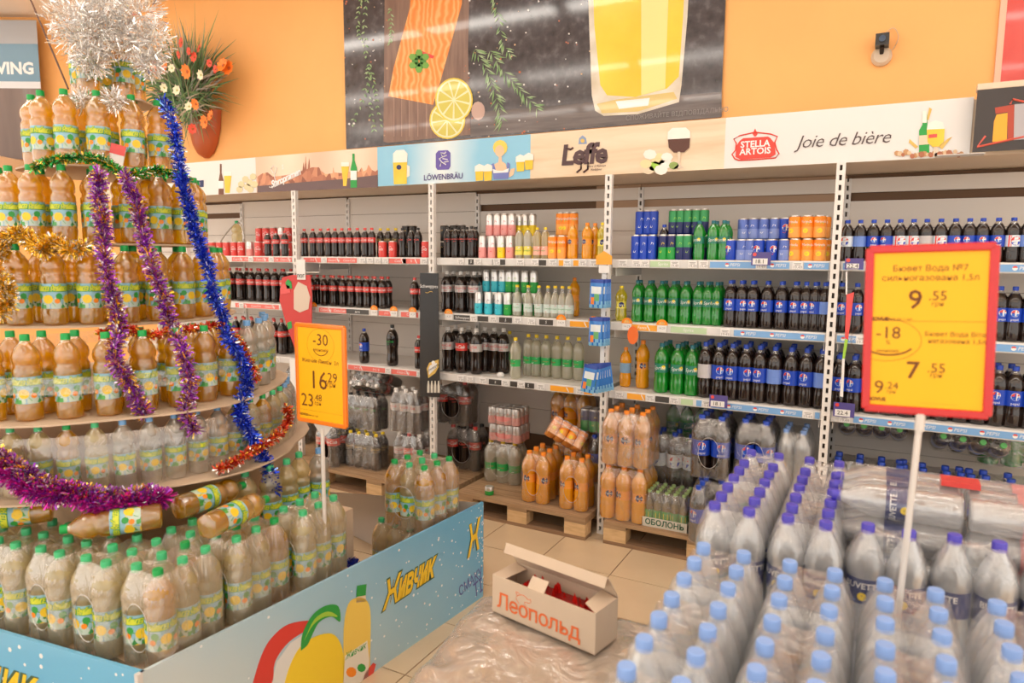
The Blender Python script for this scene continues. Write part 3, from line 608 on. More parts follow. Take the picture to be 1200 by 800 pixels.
poly_px(s, 'glass_picture', [(783, 163), (809, 161), (808, 173), (802, 178.5), (790, 179), (784, 173)], M('dark_beer_print', (.10, .03, .015), .35), 3); poly_px(s, 'foam_picture', [(782.5, 163.5), (809, 162), (809, 154), (804, 149.5), (788, 150), (783, 155)], foam, 4)
poly_px(s, 'glass_stem', [(794.5, 178), (797.5, 178), (797.5, 193), (802, 197), (789, 198), (794.5, 193)], M('glass_print', (.75, .62, .48), .3), 4)
for (u, v, r, mm) in ((762, 181, 8, foam), (772, 186, 9, M('cheese_print', (.85, .72, .40), .5)), (757, 192, 7, M('cheese_print', ())), (768, 195, 8, limem), (780, 192, 8, foam), (782, 184, 7, foam), (790, 194, 6, M('herb_print', (.30, .42, .12), .5)), (760, 199, 7, cream), (775, 199, 8, foam)):
    poly_px(s, 'snack_picture', circ(u, v, r, 8, ry=r*.75), mm, 2+int(u) % 4)
s = strip('white strip with red oval badge and italic lettering', BX[5], .325, M('strip_white2', (.80, .79, .78), .35))
poly_px(s, 'badge_picture', [(862, 184), (868, 187), (903, 184.5), (909, 181), (908, 168), (903, 162), (900, 160), (871, 162), (867, 165), (863, 171)], M('stella_red', (.78, .06, .04), .4), 1)
b = MB(); pp = [bxy(u, v, s) for u, v in [(861, 186), (858, 181), (862, 176), (863, 168), (860, 163), (867, 159), (885, 155), (903, 157), (911, 160), (908, 167), (910, 175), (913, 180), (909, 185), (886, 187), (866, 188), (861, 186)]]; b.tube([(p[0], -.006, p[1]) for p in pp], .0035, 4); ob('badge_rim', b.mesh('badge_rim', M('stella_red', ())), s)
poly_px(s, 'badge_star', [(882, 157), (885, 150.5), (888, 157), (886, 160), (884, 160)], M('stella_red', ()), 1)
x, z = bxy(885, 169, s); txt(s, 'lettering', 'STELLA', .047, x, z, whitem, 3, bold=.0012, rotv=.0); x, z = bxy(885, 177.5, s); txt(s, 'lettering', 'ARTOIS', .047, x, z, whitem, 3, bold=.0012)
x, z = bxy(987, 164, s); txt(s, 'slogan', 'Joie de bière', .092, x, z, M('slogan_ink', (.09, .06, .06), .4), shear=.32, bold=-.0005, space=.93)
poly_px(s, 'bottle_picture', [(1077, 181), (1089, 180), (1089, 152), (1087, 146), (1086, 130), (1081, 130.5), (1081, 146), (1077, 153)], greenm, 2); poly_px(s, 'foil_picture', [(1081, 144), (1086, 144), (1086, 130), (1081, 130.5)], foam, 3); poly_px(s, 'label_picture', [(1077, 170), (1089, 169), (1089, 158), (1077, 159)], cream, 3)
poly_px(s, 'glass_picture', [(1086, 152), (1107, 151), (1106, 166), (1100, 172), (1093, 172.5), (1087, 167)], beerm, 4); poly_px(s, 'foam_picture', [(1086, 152), (1107, 151), (1105, 143.5), (1096, 141), (1087, 145)], foam, 4); poly_px(s, 'glass_stem', [(1094, 172), (1099, 172), (1100, 180), (1104, 183), (1090, 184), (1094, 180)], M('glass_print', ()), 4); poly_px(s, 'badge_picture', [(1088, 162), (1098, 161), (1098, 157), (1088, 158)], redm, 5)
rr = random.Random(3)
for q in range(22): u = 1051+q*3.6; v = 181.5-.02*(u-1051)+rr.uniform(-3, 2); poly_px(s, 'nut_picture', circ(u, v, rr.uniform(2.2, 4), 7), [M('nut_a', (.55, .30, .14), .5), M('nut_b', (.72, .52, .33), .5), M('nut_c', (.45, .16, .08), .5)][q % 3], 3+q % 3)
for seg in ([(1066, 163), (1076, 172), (1073, 174), (1065, 167)], [(1116, 160), (1104, 175), (1100, 172), (1110, 163)], [(1088, 141), (1092, 128), (1089, 126), (1086, 140)]): poly_px(s, 'grain_ear_picture', seg, gold_ink, 2)
ob('loose_corner', boxm('loose_corner', M('strip_white2', ()), 1.0, -.09, 0, 1.19, -.004, .003), s)
# dark banner on the next canopy, which stands further forward
s = strip('black strip with red neon lines and glowing amber glass', .33, 1.75, M('dark_strip', (.045, .035, .033), .35), 2.222, 2.50, 3.93)
DY = 3.92
poly_px(s, 'glass_picture', [(1163, 166), (1180, 165), (1181, 132), (1168, 134), (1165, 142)], M('amber_glow_print', (.95, .42, .03), .4), 1, DY); poly_px(s, 'red_picture', [(1181, 163), (1188, 162), (1189, 122), (1166, 126), (1167, 133), (1181, 131)], M('neon_dark_red', (.45, .06, .03), .4), 1, DY)
poly_px(s, 'silver_panel_picture', [(1188, 164), (1215, 162), (1215, 120), (1189, 122)], M('silver_print', (.45, .43, .46), .35), 2, DY)
b = MB(); 
for seg in ([(1155, 159), (1145, 172), (1200, 160)], [(1184, 122), (1187, 116), (1200, 119)]): b.tube([(bxy(u, v, s, DY)[0], -.007, bxy(u, v, s, DY)[1]) for u, v in seg], .0045, 4)
ob('neon_line_picture', b.mesh('neon', M('neon_print', (.75, .13, .09), .4)), s)
tag(ob('shelf_canopy', boxm('canopy2', [M('canopy_wood', ()), ], .33, 3.934, 2.503, 2.8, 4.0, 2.53)), 'cream ledge on top of the black strip at right', 'canopy')

# ------------------------------------------------------------------ big food poster
PY = WY-.012
slate = ramp_mat('slate_print', 'Object', 'noise', 14, [(.3, (.025, .024, .032)), (.55, (.06, .055, .068)), (.8, (.16, .15, .17))], .12, coat=.9, detail=9)
p = thing('food_poster', 'huge glossy poster of salmon, lemon slices and beer glass', 'poster', (-4.13, PY, 2.63))
b = MB(); xr = onY(848, 60, PY).x+4.13; b.box(0, -.006, 0, xr, .008, 1.50); ob('poster_sheet', b.mesh('poster_sheet', slate, False), p)
def gl(m): m.node_tree.nodes['Principled BSDF'].inputs['Coat Weight'].default_value = .6; m.node_tree.nodes['Principled BSDF'].inputs['Coat Roughness'].default_value = .05; return m
slate.node_tree.nodes['Principled BSDF'].inputs['Coat Roughness'].default_value = .10
def pp_(name, px, m, k): b = MB(); b.prism([(q[0], q[1]) for q in [bxy(u, v, p, PY) for u, v in px]], .0006, 0, O=(0, -.0065-.0007*k, 0)); return ob(name, b.mesh(name, gl(m), False), p)
pp_('board_picture', [(450, 166), (455, 167.5), (552, 158), (551, 130), (549, 60), (552, -60), (452, -60)], ramp_mat('board_print', 'Object', 'noise', 3, [(.3, (.16, .085, .06)), (.7, (.28, .17, .13))], .3, stretch=(9, 1, 1), detail=6), 1)
for u in (462, 471, 480, 490, 500): pp_('board_groove', [(u, 160), (u+.8, 160), (u+.8, 112), (u, 112)], M('groove_print', (.40, .25, .20), .4), 2)
pp_('table_picture', [(552, 160), (846, 137), (846, 108), (720, 118), (552, 132)], ramp_mat('table_print', 'Object', 'noise', 2, [(.3, (.07, .06, .06)), (.7, (.20, .17, .17))], .3, stretch=(1, 1, 12)), 1)
pp_('salmon_picture', [(456, 113), (508, 123), (517, 95), (542, 5), (544, -60), (486, -60), (481, 10), (462, 80)], ramp_mat('salmon_print', 'Object', 'wave', 6, [(0, (.88, .25, .03)), (.6, (.93, .34, .07)), (1, (.95, .48, .18))], .3, distortion=9), 3)
def lemon(cx, cy, rx, ry, k):
    pp_('lemon_rind_picture', circ(cx, cy, rx, 24, ry=ry), M('rind_print', (.86, .66, .05), .4), k); pp_('lemon_pith_picture', circ(cx, cy, rx*.93, 24, ry=ry*.93), M('pith_print', (.88, .85, .55), .4), k+1)
    for i in range(9):
        a = 2*pi*i/9+.2; pp_('lemon_segment_picture', [(cx+rx*.08*cos(a+.35), cy+ry*.08*sin(a+.35))]+[(cx+rx*.84*cos(a+t), cy+ry*.84*sin(a+t)) for t in (.06, .2, .35, .5, .64)], M('segment_print', (.66, .60, .10), .4), k+2)
lemon(525, 141, 21, 22, 4); lemon(533, 117.5, 22, 26, 7)
pp_('garlic_picture', circ(561, 130, 8, 12, ry=11), M('garlic_print', (.55, .38, .33), .5), 3)
herb = M('rosemary_print', (.20, .38, .14), .5); herb2 = M('rosemary_pale_print', (.38, .52, .30), .5); rr = random.Random(5)
def sprig(pts, n, L, k, mats=(herb, herb2), w=.8):
    b = MB(); c = catmull([(u, v, 0) for u, v in pts], 6)
    for i in range(n):
        q = c[int(i/n*(len(c)-1))]; d = (c[min(int(i/n*(len(c)-1))+1, len(c)-1)]-q); a = math.atan2(d.y, d.x)+(rr.choice((-1, 1)))*rr.uniform(.4, .9); l = L*rr.uniform(.6, 1.1)
        P4 = [(q.x, q.y), (q.x+l*.5*cos(a)-w*sin(a), q.y+l*.5*sin(a)+w*cos(a)), (q.x+l*cos(a), q.y+l*sin(a)), (q.x+l*.5*cos(a)+w*sin(a), q.y+l*.5*sin(a)-w*cos(a))]
        b.prism([bxy(u, v, p, PY) for u, v in P4], .0006, i % 2, O=(0, -.0065-.0007*(k+i % 3), 0))
    ob('herb_picture', b.mesh('herb', [gl(mats[0]), gl(mats[1])], False), p)
sprig([(557, 58), (572, 85), (583, 115), (590, 145)], 60, 15, 5); sprig([(575, 60), (592, 85), (610, 105), (632, 130)], 60, 14, 5); sprig([(578, -10), (585, 20), (590, 50), (600, 65)], 34, 12, 5)
for s_ in ([(432, -10), (428, 30), (431, 70)], [(434, 75), (428, 110), (412, 150)], [(432, 80), (434, 120), (440, 155)], [(436, 85), (441, 110), (447, 150)], [(458, 10), (460, 35), (458, 52)], [(424, 0), (420, 30), (426, 55)]): sprig(s_, 26, 5.5, 5, w=.9)
for i in range(12): a = 2*pi*i/12; pp_('parsley_leaf_picture', circ(492+9*cos(a)*(.5+.5*(i % 2)), 72+10*sin(a)*(.6+.4*(i % 2)), 4.2, 6), [M('parsley_print', (.05, .25, .03), .5), M('parsley2_print', (.16, .40, .06), .5)][i % 2], 6+i % 2)
pp_('chili_picture', [(490, 58), (500, 62), (510, 66), (508, 69), (497, 66)], redm, 5)
b = MB()
for i in range(230):
    u, v = rr.uniform(404, 700), rr.uniform(-5, 165)
    if 455 < u < 545: continue
    if u > 620 and rr.random() < .6: continue
    r_ = rr.uniform(.5, 1.5); b.prism([bxy(a_, b_, p, PY) for a_, b_ in circ(u, v, r_, 5)], .0005, rr.choice((0, 0, 1, 2)), O=(0, -.0065-.0007*3, 0))
sp = ob('salt_and_pepper_picture', b.mesh('speckle', [whitem, M('speck_tan', (.60, .42, .26), .5), M('speck_red', (.55, .15, .06), .5)], False), p); sp['kind'] = 'stuff'
gm = ramp_mat('glass_rim_print', 'Object', 'noise', 6, [(.3, (.62, .55, .42)), (.7, (.85, .82, .74))], .3)
pp_('glass_picture', [(694, 112), (698, 130), (708, 136), (748, 134), (796, 120), (799, 100), (806, 20), (810, -60), (688, -60), (691, 30)], gm, 3)
pp_('beer_picture', [(704, 100), (712, 112), (745, 114), (782, 104), (796, 90), (801, 20), (805, -60), (694, -60), (697, 30)], ramp_mat('poster_beer', 'Object', 'noise', 1.5, [(.3, (.90, .52, .01)), (.7, (.95, .72, .06))], .25), 4)
pp_('beer_highlight_picture', [(752, 112), (780, 104), (783, 20), (786, -60), (752, -60)], M('poster_beer_light', (.93, .80, .30), .3), 5)
pp_('glass_base_picture', [(706, 133), (700, 122), (722, 117), (790, 108), (794, 116), (748, 131)], M('glass_base_print', (.70, .55, .20), .3), 4); pp_('glass_glint_picture', [(722, 119), (762, 115), (760, 124), (726, 128)], whitem, 5)
x, z = bxy(792, 134, p, PY); b = MB(); put_text(b, 'СПОЖИВАЙТЕ ВІДПОВІДАЛЬНО', .042, (x, -.011, z), rotv if False else (1, 0, 0), (0, 0, 1)); ob('lettering', b.mesh('lettering', M('poster_grey_text', (.30, .28, .28), .4), False), p)
# red picture at far right of the wall
e = thing('wall_poster', 'red poster at the far right edge of the orange wall', 'poster', (onY(1176, 50, PY).x, PY, 2.66)); b = MB(); b.box(0, -.006, 0, 1.6, .008, 1.45); ob('poster_sheet', b.mesh('poster_sheet', gl(ramp_mat('red_poster', 'Object', 'noise', 2, [(.3, (.60, .03, .025)), (.7, (.75, .10, .08))], .2)), False), e)
b = MB(); b.box(-.03, -.012, 0, 0, .008, 1.45); ob('frame', b.mesh('frame', M('pink_frame', (.85, .52, .38), .4), False), e)
# small camera on the wall
q = onY(1034, 50, WY-.04); e = thing('wall_camera', 'small black camera on round white base on orange wall', 'camera', (q.x, WY-.001, q.z-.09))
b = MB(); b.lathe([(.055, 0), (.055, .02), (.04, .035)], 20, mat=Matrix.Rotation(pi/2, 4, 'X')); ob('base', b.mesh('base', M('camera_base', (.62, .52, .40), .4)), e, (0, 0, .02))
b = MB(); b.box(-.035, -.11, .06, .035, -.03, .125); b.tube([(0, -.03, .03), (0, -.05, .07)], .012, 8); ob('camera_body', b.mesh('camera_body', blackm, False), e)
b = MB(); b.lathe([(.018, 0), (.018, .012), (.012, .013)], 12, mat=Matrix.Translation((0, -.11, .093))@Matrix.Rotation(pi/2, 4, 'X')); ob('lens', b.mesh('lens', M('lens', (.05, .08, .14), .1)), e)
b = MB(); b.tube(catmull([(0, -.01, .14), (.05, -.02, .17), (.08, -.015, .12), (.06, -.01, .06), (.02, -.01, .03)], 5), .003, 5); ob('cable', b.mesh('cable', M('cable_tan', (.70, .50, .32), .5)), e)
# ------------------------------------------------------------------ shelving bays
PX = [-6.53, -5.265, -4.0, -2.735, -1.468, -.222, 1.03, 2.28]     # front posts
SZ = [1.712, 1.335, .915]                                          # shelf tops
YF, YB = 4.03, 4.57
def post_mesh(h, w=.042, d=.03):
    b = MB(); n = int(h/.05); sw = .0065
    b.box(-w/2, 0, 0, -sw, d, h); b.box(sw, 0, 0, w/2, d, h); b.box(-sw, d*.7, 0, sw, d, h, 1)
    for i in range(n+1):
        z = i*.05; b.box(-sw, 0, z, sw, d*.5, min(h, z+.022), 0)
    return b.mesh('upright', [white2, dark], False)
pm = post_mesh(2.21); pmb = post_mesh(2.19, .034)
rail_red = M('rail_red', (.80, .16, .13), .35); rail_blue = M('rail_blue', (.20, .42, .76), .35); rail_or = M('rail_orange', (.95, .42, .04), .35); rail_gr = M('rail_grey', (.70, .69, .68), .4); rail_gn = M('rail_green', (.50, .68, .42), .4); rail_bk = M('rail_black', (.06, .055, .05), .35)
BAYN = ['outer left bay', 'far-left bay', 'left bay', 'centre bay', 'right bay', 'far-right bay', 'outer right bay']
def tagmesh():
    b = MB(); b.box(-.026, -.004, -.021, .026, 0, .021, 0); 
    for zz, w_ in ((.010, .036), (.003, .028)): b.box(-w_/2, -.0046, zz-.0016, w_/2, -.004, zz+.0016, 1)
    vs, fs = text2d('19.49', .021); b.add([(x, -.0047, y-.010) for x, y in vs], fs, 1)
    return b.mesh('price_tag', [paper, inkg], False)
tgm = tagmesh()
def clipmesh():
    b = MB(); b.prism(circ(0, .0, .034, 14, 0, pi), .003, 0, O=(0, -.006, .018)); b.prism(circ(0, .004, .018, 10, 0, pi), .001, 1, O=(0, -.0095, .018)); b.box(-.028, -.008, -.022, .028, -.004, .02, 2)
    vs, fs = text2d('-30', .02); b.add([(x, -.0105, y+.030) for x, y in vs], fs, 3); vs, fs = text2d('14.29', .019); b.add([(x, -.0085, y) for x, y in vs], fs, 3)
    return b.mesh('discount_clip', [orangem, M('clip_inner', (.98, .55, .15), .4), paper, inkg], False)
clm = clipmesh()
def insert_mesh(w, mat, text, tmat, seed=0):
    b = MB(); b.box(0, -.0025, -.017, w, 0, .017, 0); n = max(1, int(w/.13))
    for i in range(n):
        x = (i+.5)*w/n
        if text == 'pepsi':
            b.add([(x-.03+.011*cos(a), -.0032, .011*sin(a)) for a in [2*pi*k/10 for k in range(10)]], [list(range(10))], 1)
            b.add([(x-.03+.010*cos(a), -.0036, .002+.009*sin(a)) for a in [pi*k/6 for k in range(7)]], [list(range(7))], 2)
            vs, fs = text2d('PEPSI', .024, .2); b.add([(x+.012+p_, -.0032, q_) for p_, q_ in vs], fs, 1)
        elif text:
            vs, fs = text2d(text, .026, .35 if text.startswith('Coca') else .15); b.add([(x+p_, -.0032, q_) for p_, q_ in vs], fs, 1)
        if seed and i % 2 == 0:
            b.add([(x+.045, -.0031, -.015), (x+.052, -.0031, -.015), (x+.036, -.0031, .015), (x+.029, -.0031, .015)], [(0, 1, 2, 3)], 1)
    return b.mesh('rail_insert', [mat, tmat, redm], False)
RAILS = {  # (bay, shelf): list of (u0, u1, material, text)
 (1, 0): [(272, 342, rail_red, 'Coca-Cola')], (1, 1): [(276, 342, rail_red, 'Coca-Cola')], (1, 2): [(300, 340, rail_gr, '')],
 (2, 0): [(356, 376, rail_red, '1+1'), (383, 418, rail_red, 'Coca-Cola'), (456, 476, rail_red, 'Coca'), (472, 492, rail_red, '%')], (2, 1): [(374, 406, rail_red, 'Coca-Cola'), (406, 432, rail_bk, 'zero'), (444, 462, rail_red, '1+1'), (470, 490, rail_red, 'Cola')], (2, 2): [(408, 452, rail_red, '1+1 %'), (457, 488, rail_red, 'Coca-Cola')],
 (3, 0): [(549, 555, rail_bk, 'S'), (577, 592, rail_bk, ''), (630, 640, rail_bk, ''), (655, 662, rail_or, ''), (672, 678, rail_or, '')], (3, 1): [(532, 552, rail_bk, 'Schweppes'), (560, 572, rail_bk, ''), (585, 600, rail_bk, 'S'), (632, 648, rail_bk, 'S'), (668, 690, rail_or, '')], (3, 2): [(573, 588, rail_bk, 'S'), (598, 606, rail_bk, ''), (612, 626, rail_bk, 'S'), (645, 672, rail_or, ''), (684, 694, rail_or, '')],
 (4, 0): [(762, 792, rail_gn, 'Sprite'), (832, 886, rail_blue, 'pepsi'), (899, 925, rail_blue, 'pepsi'), (942, 972, rail_blue, 'pepsi')], (4, 1): [(735, 770, rail_or, 'Fanta'), (786, 828, rail_gn, 'Sprite'), (860, 968, rail_blue, 'pepsi')], (4, 2): [(735, 756, rail_or, ''), (768, 784, rail_bk, ''), (798, 812, rail_gn, ''), (816, 940, rail_blue, 'pepsi'), (955, 966, rail_blue, '')],
 (5, 0): [(988, 1012, rail_blue, 'pepsi'), (1168, 1230, rail_blue, 'pepsi')], (5, 1): [(978, 1010, rail_blue, 'pepsi'), (1165, 1230, rail_blue, 'pepsi')], (5, 2): [(1000, 1260, rail_blue, 'pepsi')],
}
TAGS = {(1, 0): [262, 294, 318], (1, 1): [283, 330], (1, 2): [310, 325], (2, 0): [380, 425, 434, 443, 452, 497], (2, 1): [], (2, 2): [455, 492], (3, 0): [540, 560, 582, 610, 627, 648, 665, 683, 696], (3, 1): [527, 555, 578, 607, 623], (3, 2): [540, 551, 566, 592, 611, 634, 680], (4, 0): [730, 746, 756, 791, 812, 825, 892, 935], (4, 1): [850], (4, 2): [726, 762, 790, 828, 947], (5, 0): [1000], (5, 1): [1010], (5, 2): [990]}
CLIPS = {(2, 1): [368, 439, 462, 484], (3, 1): [526, 658, 696], (4, 1): [735, 776]}
for bi in range(7):
    x0, x1 = PX[bi], PX[bi+1]; w = x1-x0
    e = thing('shelving_bay', f"white metal shelving bay with three shelves, {BAYN[bi]} of the wall run", 'shelving', (x0, 0, 0))
    ob('upright', pm, e, (0, 3.965, 0)); ob('upright', pmb, e, (.01, YB-.012, 0))
    if bi == 6: ob('upright', pm, e, (w, 3.965, 0))
    # back boards
    zb = [.02, .215, .41, .60, .79, .98, 1.17, 1.36, 1.55, 1.745, 1.905, 2.062]
    if bi in (1, 2): zb = zb+[2.205]
    for k in range(len(zb)-1):
        if bi == 3 and k == 1: continue
        ob('back_panel', boxm('back_panel', greyp, .012, YB+.002+(.002 if k % 2 else 0), zb[k]+.002, w-.012, YB+.012, zb[k+1]-.001), e)
    if bi not in (1, 2): ob('top_rail', boxm('top_rail', greyp, .012, YB, 2.11, w-.012, YB+.012, 2.19), e)
    ob('backing', boxm('backing', brown_gap if bi != 4 else tan_gap, .0, YB+.03, .1, w, YB+.045, 2.213), e)
    if bi == 3: ob('backing', boxm('backing', tan_gap, .95, YB+.02, 1.9, w, YB+.028, 2.213), e)
    ob('base_plinth', boxm('base_plinth', greyp, .02, YB-.02, .0, w-.02, YB, .05), e)
    for k, z in enumerate(SZ):
        b = MB(); b.box(.023, YF-.01, z-.028, w-.023, YB-.02, z, 0); b.box(.023, YF-.03, z-.048, w-.023, YF-.01, z+.002, 0)
        sh = ob('shelf', b.mesh('shelf', white2, False), e)
        b = MB(); b.box(.026, YF-.034, z-.045, w-.026, YF-.030, z-.003, 0); ob('price_rail', b.mesh('price_rail', [M('rail_white', (.74, .73, .72), .35)], False), sh)
        for br in (.03, w-.036): ob('bracket', boxm('bracket', white2, br, YF+.02, z-.10, br+.004, YB-.03, z-.03), sh)
        for (u0, u1, m, t) in RAILS.get((bi, k), []):
            xa = max(xat(u0, YF-.035, z-.024)-x0, .03); xb = min(xat(u1, YF-.035, z-.024)-x0, w-.03)
            if xb > xa+.01: ob('rail_insert', insert_mesh(xb-xa, m, t, whitem, seed=1 if m in (rail_red, rail_or) else 0), sh, (xa, YF-.0345, z-.024))
        for u in TAGS.get((bi, k), []): ob('price_tag', tgm, sh, (xat(u, YF-.038, z)-x0, YF-.038, z-.023+random.uniform(-.002, .002)))
        for u in CLIPS.get((bi, k), []): ob('discount_clip', clm, sh, (xat(u, YF-.04, z)-x0, YF-.038, z-.020))
    if bi == 6: pass

# ------------------------------------------------------------------ goods on the shelves
SHN = ['top shelf', 'middle shelf', 'lower shelf']
def bay_of(x):
    for i in range(7):
        if x < PX[i+1]: return i
    return 6
KD = {'colaR': 'cola bottle with red cap', 'colaZ': 'black-labelled cola bottle', 'colaG': 'cola bottle with green-lettered label', 'colaL': 'silver-labelled cola bottle', 'colaS': 'white-capped cola bottle with red label', 'colaY': 'cola bottle with yellow cap',
 'pepB': 'blue-labelled cola bottle', 'pepW': 'white-labelled cola bottle', 'pepP': 'cola bottle with plain blue label', 'pepX': 'cola bottle with grey label', 'sprG': 'green soda bottle', 'oran': 'orange soda bottle', 'orju': 'orange bottle with blue label', 'yell': 'yellow lemonade bottle',
 'clrG': 'clear green-labelled bottle', 'smlG': 'small clear soda bottle', 'smlY': 'small yellow-capped clear bottle', 'smlP': 'small pink-labelled bottle', 'juiP': 'clear juice bottle',
 'canR': 'red can', 'canP': 'slim pink can', 'canY': 'slim yellow can', 'canT': 'slim turquoise can', 'canG': 'slim green can', 'canF': 'slim blue can', 'canB': 'blue can with globe badge', 'canI': 'plain blue can', 'canO': 'orange can', 'canK': 'dark can', 'canS': 'slim green-navy can', 'canV': 'navy-topped green can'}
def shelf_item(kind, H, R, u, sh, y, lvl=0, x=None, row=0):
    z = SZ[sh]+.0005+lvl
    X = x if x is not None else xat(u, y, z+H*.4)
    bi = bay_of(X)
    if X-R < PX[bi]+.005 and x is None and y < 4.0+R: X = PX[bi]+R+.006
    iscan = kind[:3] == 'can'
    rown = {0: 'front row', 1: 'second row', 2: 'third row'}[row] if lvl == 0 else 'upper tier'+('' if row == 0 else ' back')
    lab = f"{nth(KD[kind], bi, sh, rown)} {KD[kind]} from left, {rown}, {SHN[sh]}, {BAYN[bi]}"
    grp = f"{'cans' if iscan else 'bottles'} on the {SHN[sh]}, {BAYN[bi]}"
    rz = random.uniform(-.5, .5)
    if iscan: can(kind, H, R, (X, y, z), rz, lab, grp)
    else: bottle(kind, H, R, (X, y, z), rz, lab, 'bottle', grp)
    return X
def row(items, sh, H, R, y0=.03, rows=1, lvl=0, kinds=None, step=None, rshift=.0):
    """items: list of (u, kind[,H,R])"""
    for it in sorted(items, key=lambda t: t[0]):
        u, kind = it[0], it[1]; h, r = (it[2], it[3]) if len(it) > 2 else (H, R)
        y = YF+y0+r; X = shelf_item(kind, h, r, u, sh, y, lvl)
        for k in range(1, rows): shelf_item(kind, h, r, 0, sh, y+k*(2*r+.004), lvl, x=X+random.uniform(-.006, .006)+rshift*k, row=k)
# far-left bay
row([(u, 'canR') for u in (240, 249, 258, 266, 275, 283)]+[(293, 'canP'), (303, 'canR')], 0, .118, .031, .02)
row([(u, 'colaR') for u in (314, 324, 334)], 0, .20, .030, .02)
for u in (304, 312, 321, 330, 338): 
    for l in (0, 1): shelf_item('canR' if u != 330 else 'canP', .118, .031, u, 0, YF+.17, l*.119, row=2 if l == 0 else 0)
row([(u, 'colaR') for u in (270, 282, 295, 305, 314, 323, 333)], 1, .275, .036, .10, 2)
row([(u, 'colaR') for u in (277, 287, 296, 304, 313, 322, 331)], 2, .285, .036, .05, 2)
# left bay
row([(u, 'colaR') for u in (357, 367, 376, 385, 393, 401, 410, 419, 428, 436)], 0, .215, .030, .02, 1)
row([(448.5, 'canR'), (460.5, 'canR'), (499, 'canR')], 0, .118, .031, .02)
row([(472, 'colaZ'), (482, 'colaZ'), (490, 'colaZ')], 0, .21, .030, .02)
for u in (446, 455, 464): shelf_item('colaY', .215, .030, u, 0, YF+.15, row=1)
for u in (476, 484): shelf_item('canK', .118, .031, u, 0, YF+.20, 0, row=1); shelf_item('canK', .118, .031, u, 0, YF+.20, .119)
row([(u, 'colaR') for u in (365, 380, 391, 402, 412, 421.5, 430.5, 439.5, 448.5)], 1, .235, .033, .04, 2)
row([(486, 'colaR'), (496.5, 'colaR')], 1, .235, .033, .03)
row([(427, 'pepB', .262, .0385), (460, 'colaG', .305, .044), (491, 'colaR', .24, .033)], 2, .26, .04, .02)
# centre bay
row([(u, 'colaZ') for u in (525, 533.5, 543, 552.5)], 0, .215, .030, .02, 1)
row([(u, 'colaZ') for u in (528, 537, 547, 557)], 0, .215, .030, .12, 1)
for u in (521, 532, 541): shelf_item('canK', .118, .031, u, 0, YF+.25, 0, row=2); shelf_item('canK', .118, .031, u, 0, YF+.25, .119)
row([(565.5, 'canP'), (576.5, 'canP'), (587.5, 'canY'), (597.5, 'canP')], 0, .148, .0275, .02)
for u, k_ in ((574, 'canP'), (583, 'canP'), (591.5, 'canP'), (600, 'canP')): shelf_item(k_, .148, .0275, u, 0, YF+.12, 0, row=1); shelf_item(k_, .148, .0275, u, 0, YF+.12, .149)
row([(608.5, 'smlY'), (618.5, 'smlY'), (629.5, 'smlP'), (639, 'smlP')], 0, .20, .029, .02, 1)
for u in (608, 615, 624): shelf_item('canY', .148, .0275, u, 0, YF+.21, 0, row=1); shelf_item('canY', .148, .0275, u, 0, YF+.21, .149)
row([(647.5, 'canO'), (658.5, 'canO')], 0, .148, .031, .02)
for u in (657, 664, 672): shelf_item('canO', .148, .031, u, 0, YF+.14, 0, row=1); shelf_item('canO', .148, .031, u, 0, YF+.14, .149)
row([(671, 'oran'), (688, 'oran')], 0, .225, .034, .02, 1); row([(697, 'oran')], 0, .225, .034, .09, 1); row([(706, 'yell')], 0, .225, .034, .03, 1)
row([(524, 'colaL'), (540, 'colaL'), (556, 'colaL')], 1, .285, .043, .03, 2)
row([(561, 'canT'), (572.5, 'canT'), (584.5, 'canT'), (595, 'canG')], 1, .148, .0285, .02)
for u, k_ in ((570, 'canT'), (580, 'canT'), (589, 'canT'), (597, 'canG'), (605, 'canG'), (615.5, 'canG'), (626, 'canG')): shelf_item(k_, .148, .0285, u, 1, YF+.13, 0, row=1); shelf_item(k_, .148, .0285, u, 1, YF+.13, .149)
row([(606, 'smlG'), (619, 'smlG'), (631.5, 'smlG'), (642, 'smlG'), (650.5, 'smlG'), (659, 'smlG'), (667, 'smlG')], 1, .205, .030, .02, 1)
row([(673, 'oran')], 1, .255, .036, .20)
row([(525, 'colaL'), (541, 'colaS'), (558, 'colaL')], 2, .315, .045, .02)
row([(534, 'colaL'), (549, 'colaL'), (568, 'colaL'), (579, 'colaL'), (590, 'colaL')], 2, .315, .043, .14, 1)
row([(604, 'clrG', .275, .039)], 2, .275, .04, .01)
row([(u, 'clrG') for u in (619, 628.5, 640, 652.5, 665, 678)], 2, .285, .038, .16, 1)
row([(597, 'clrG')], 2, .285, .038, .26, 1)
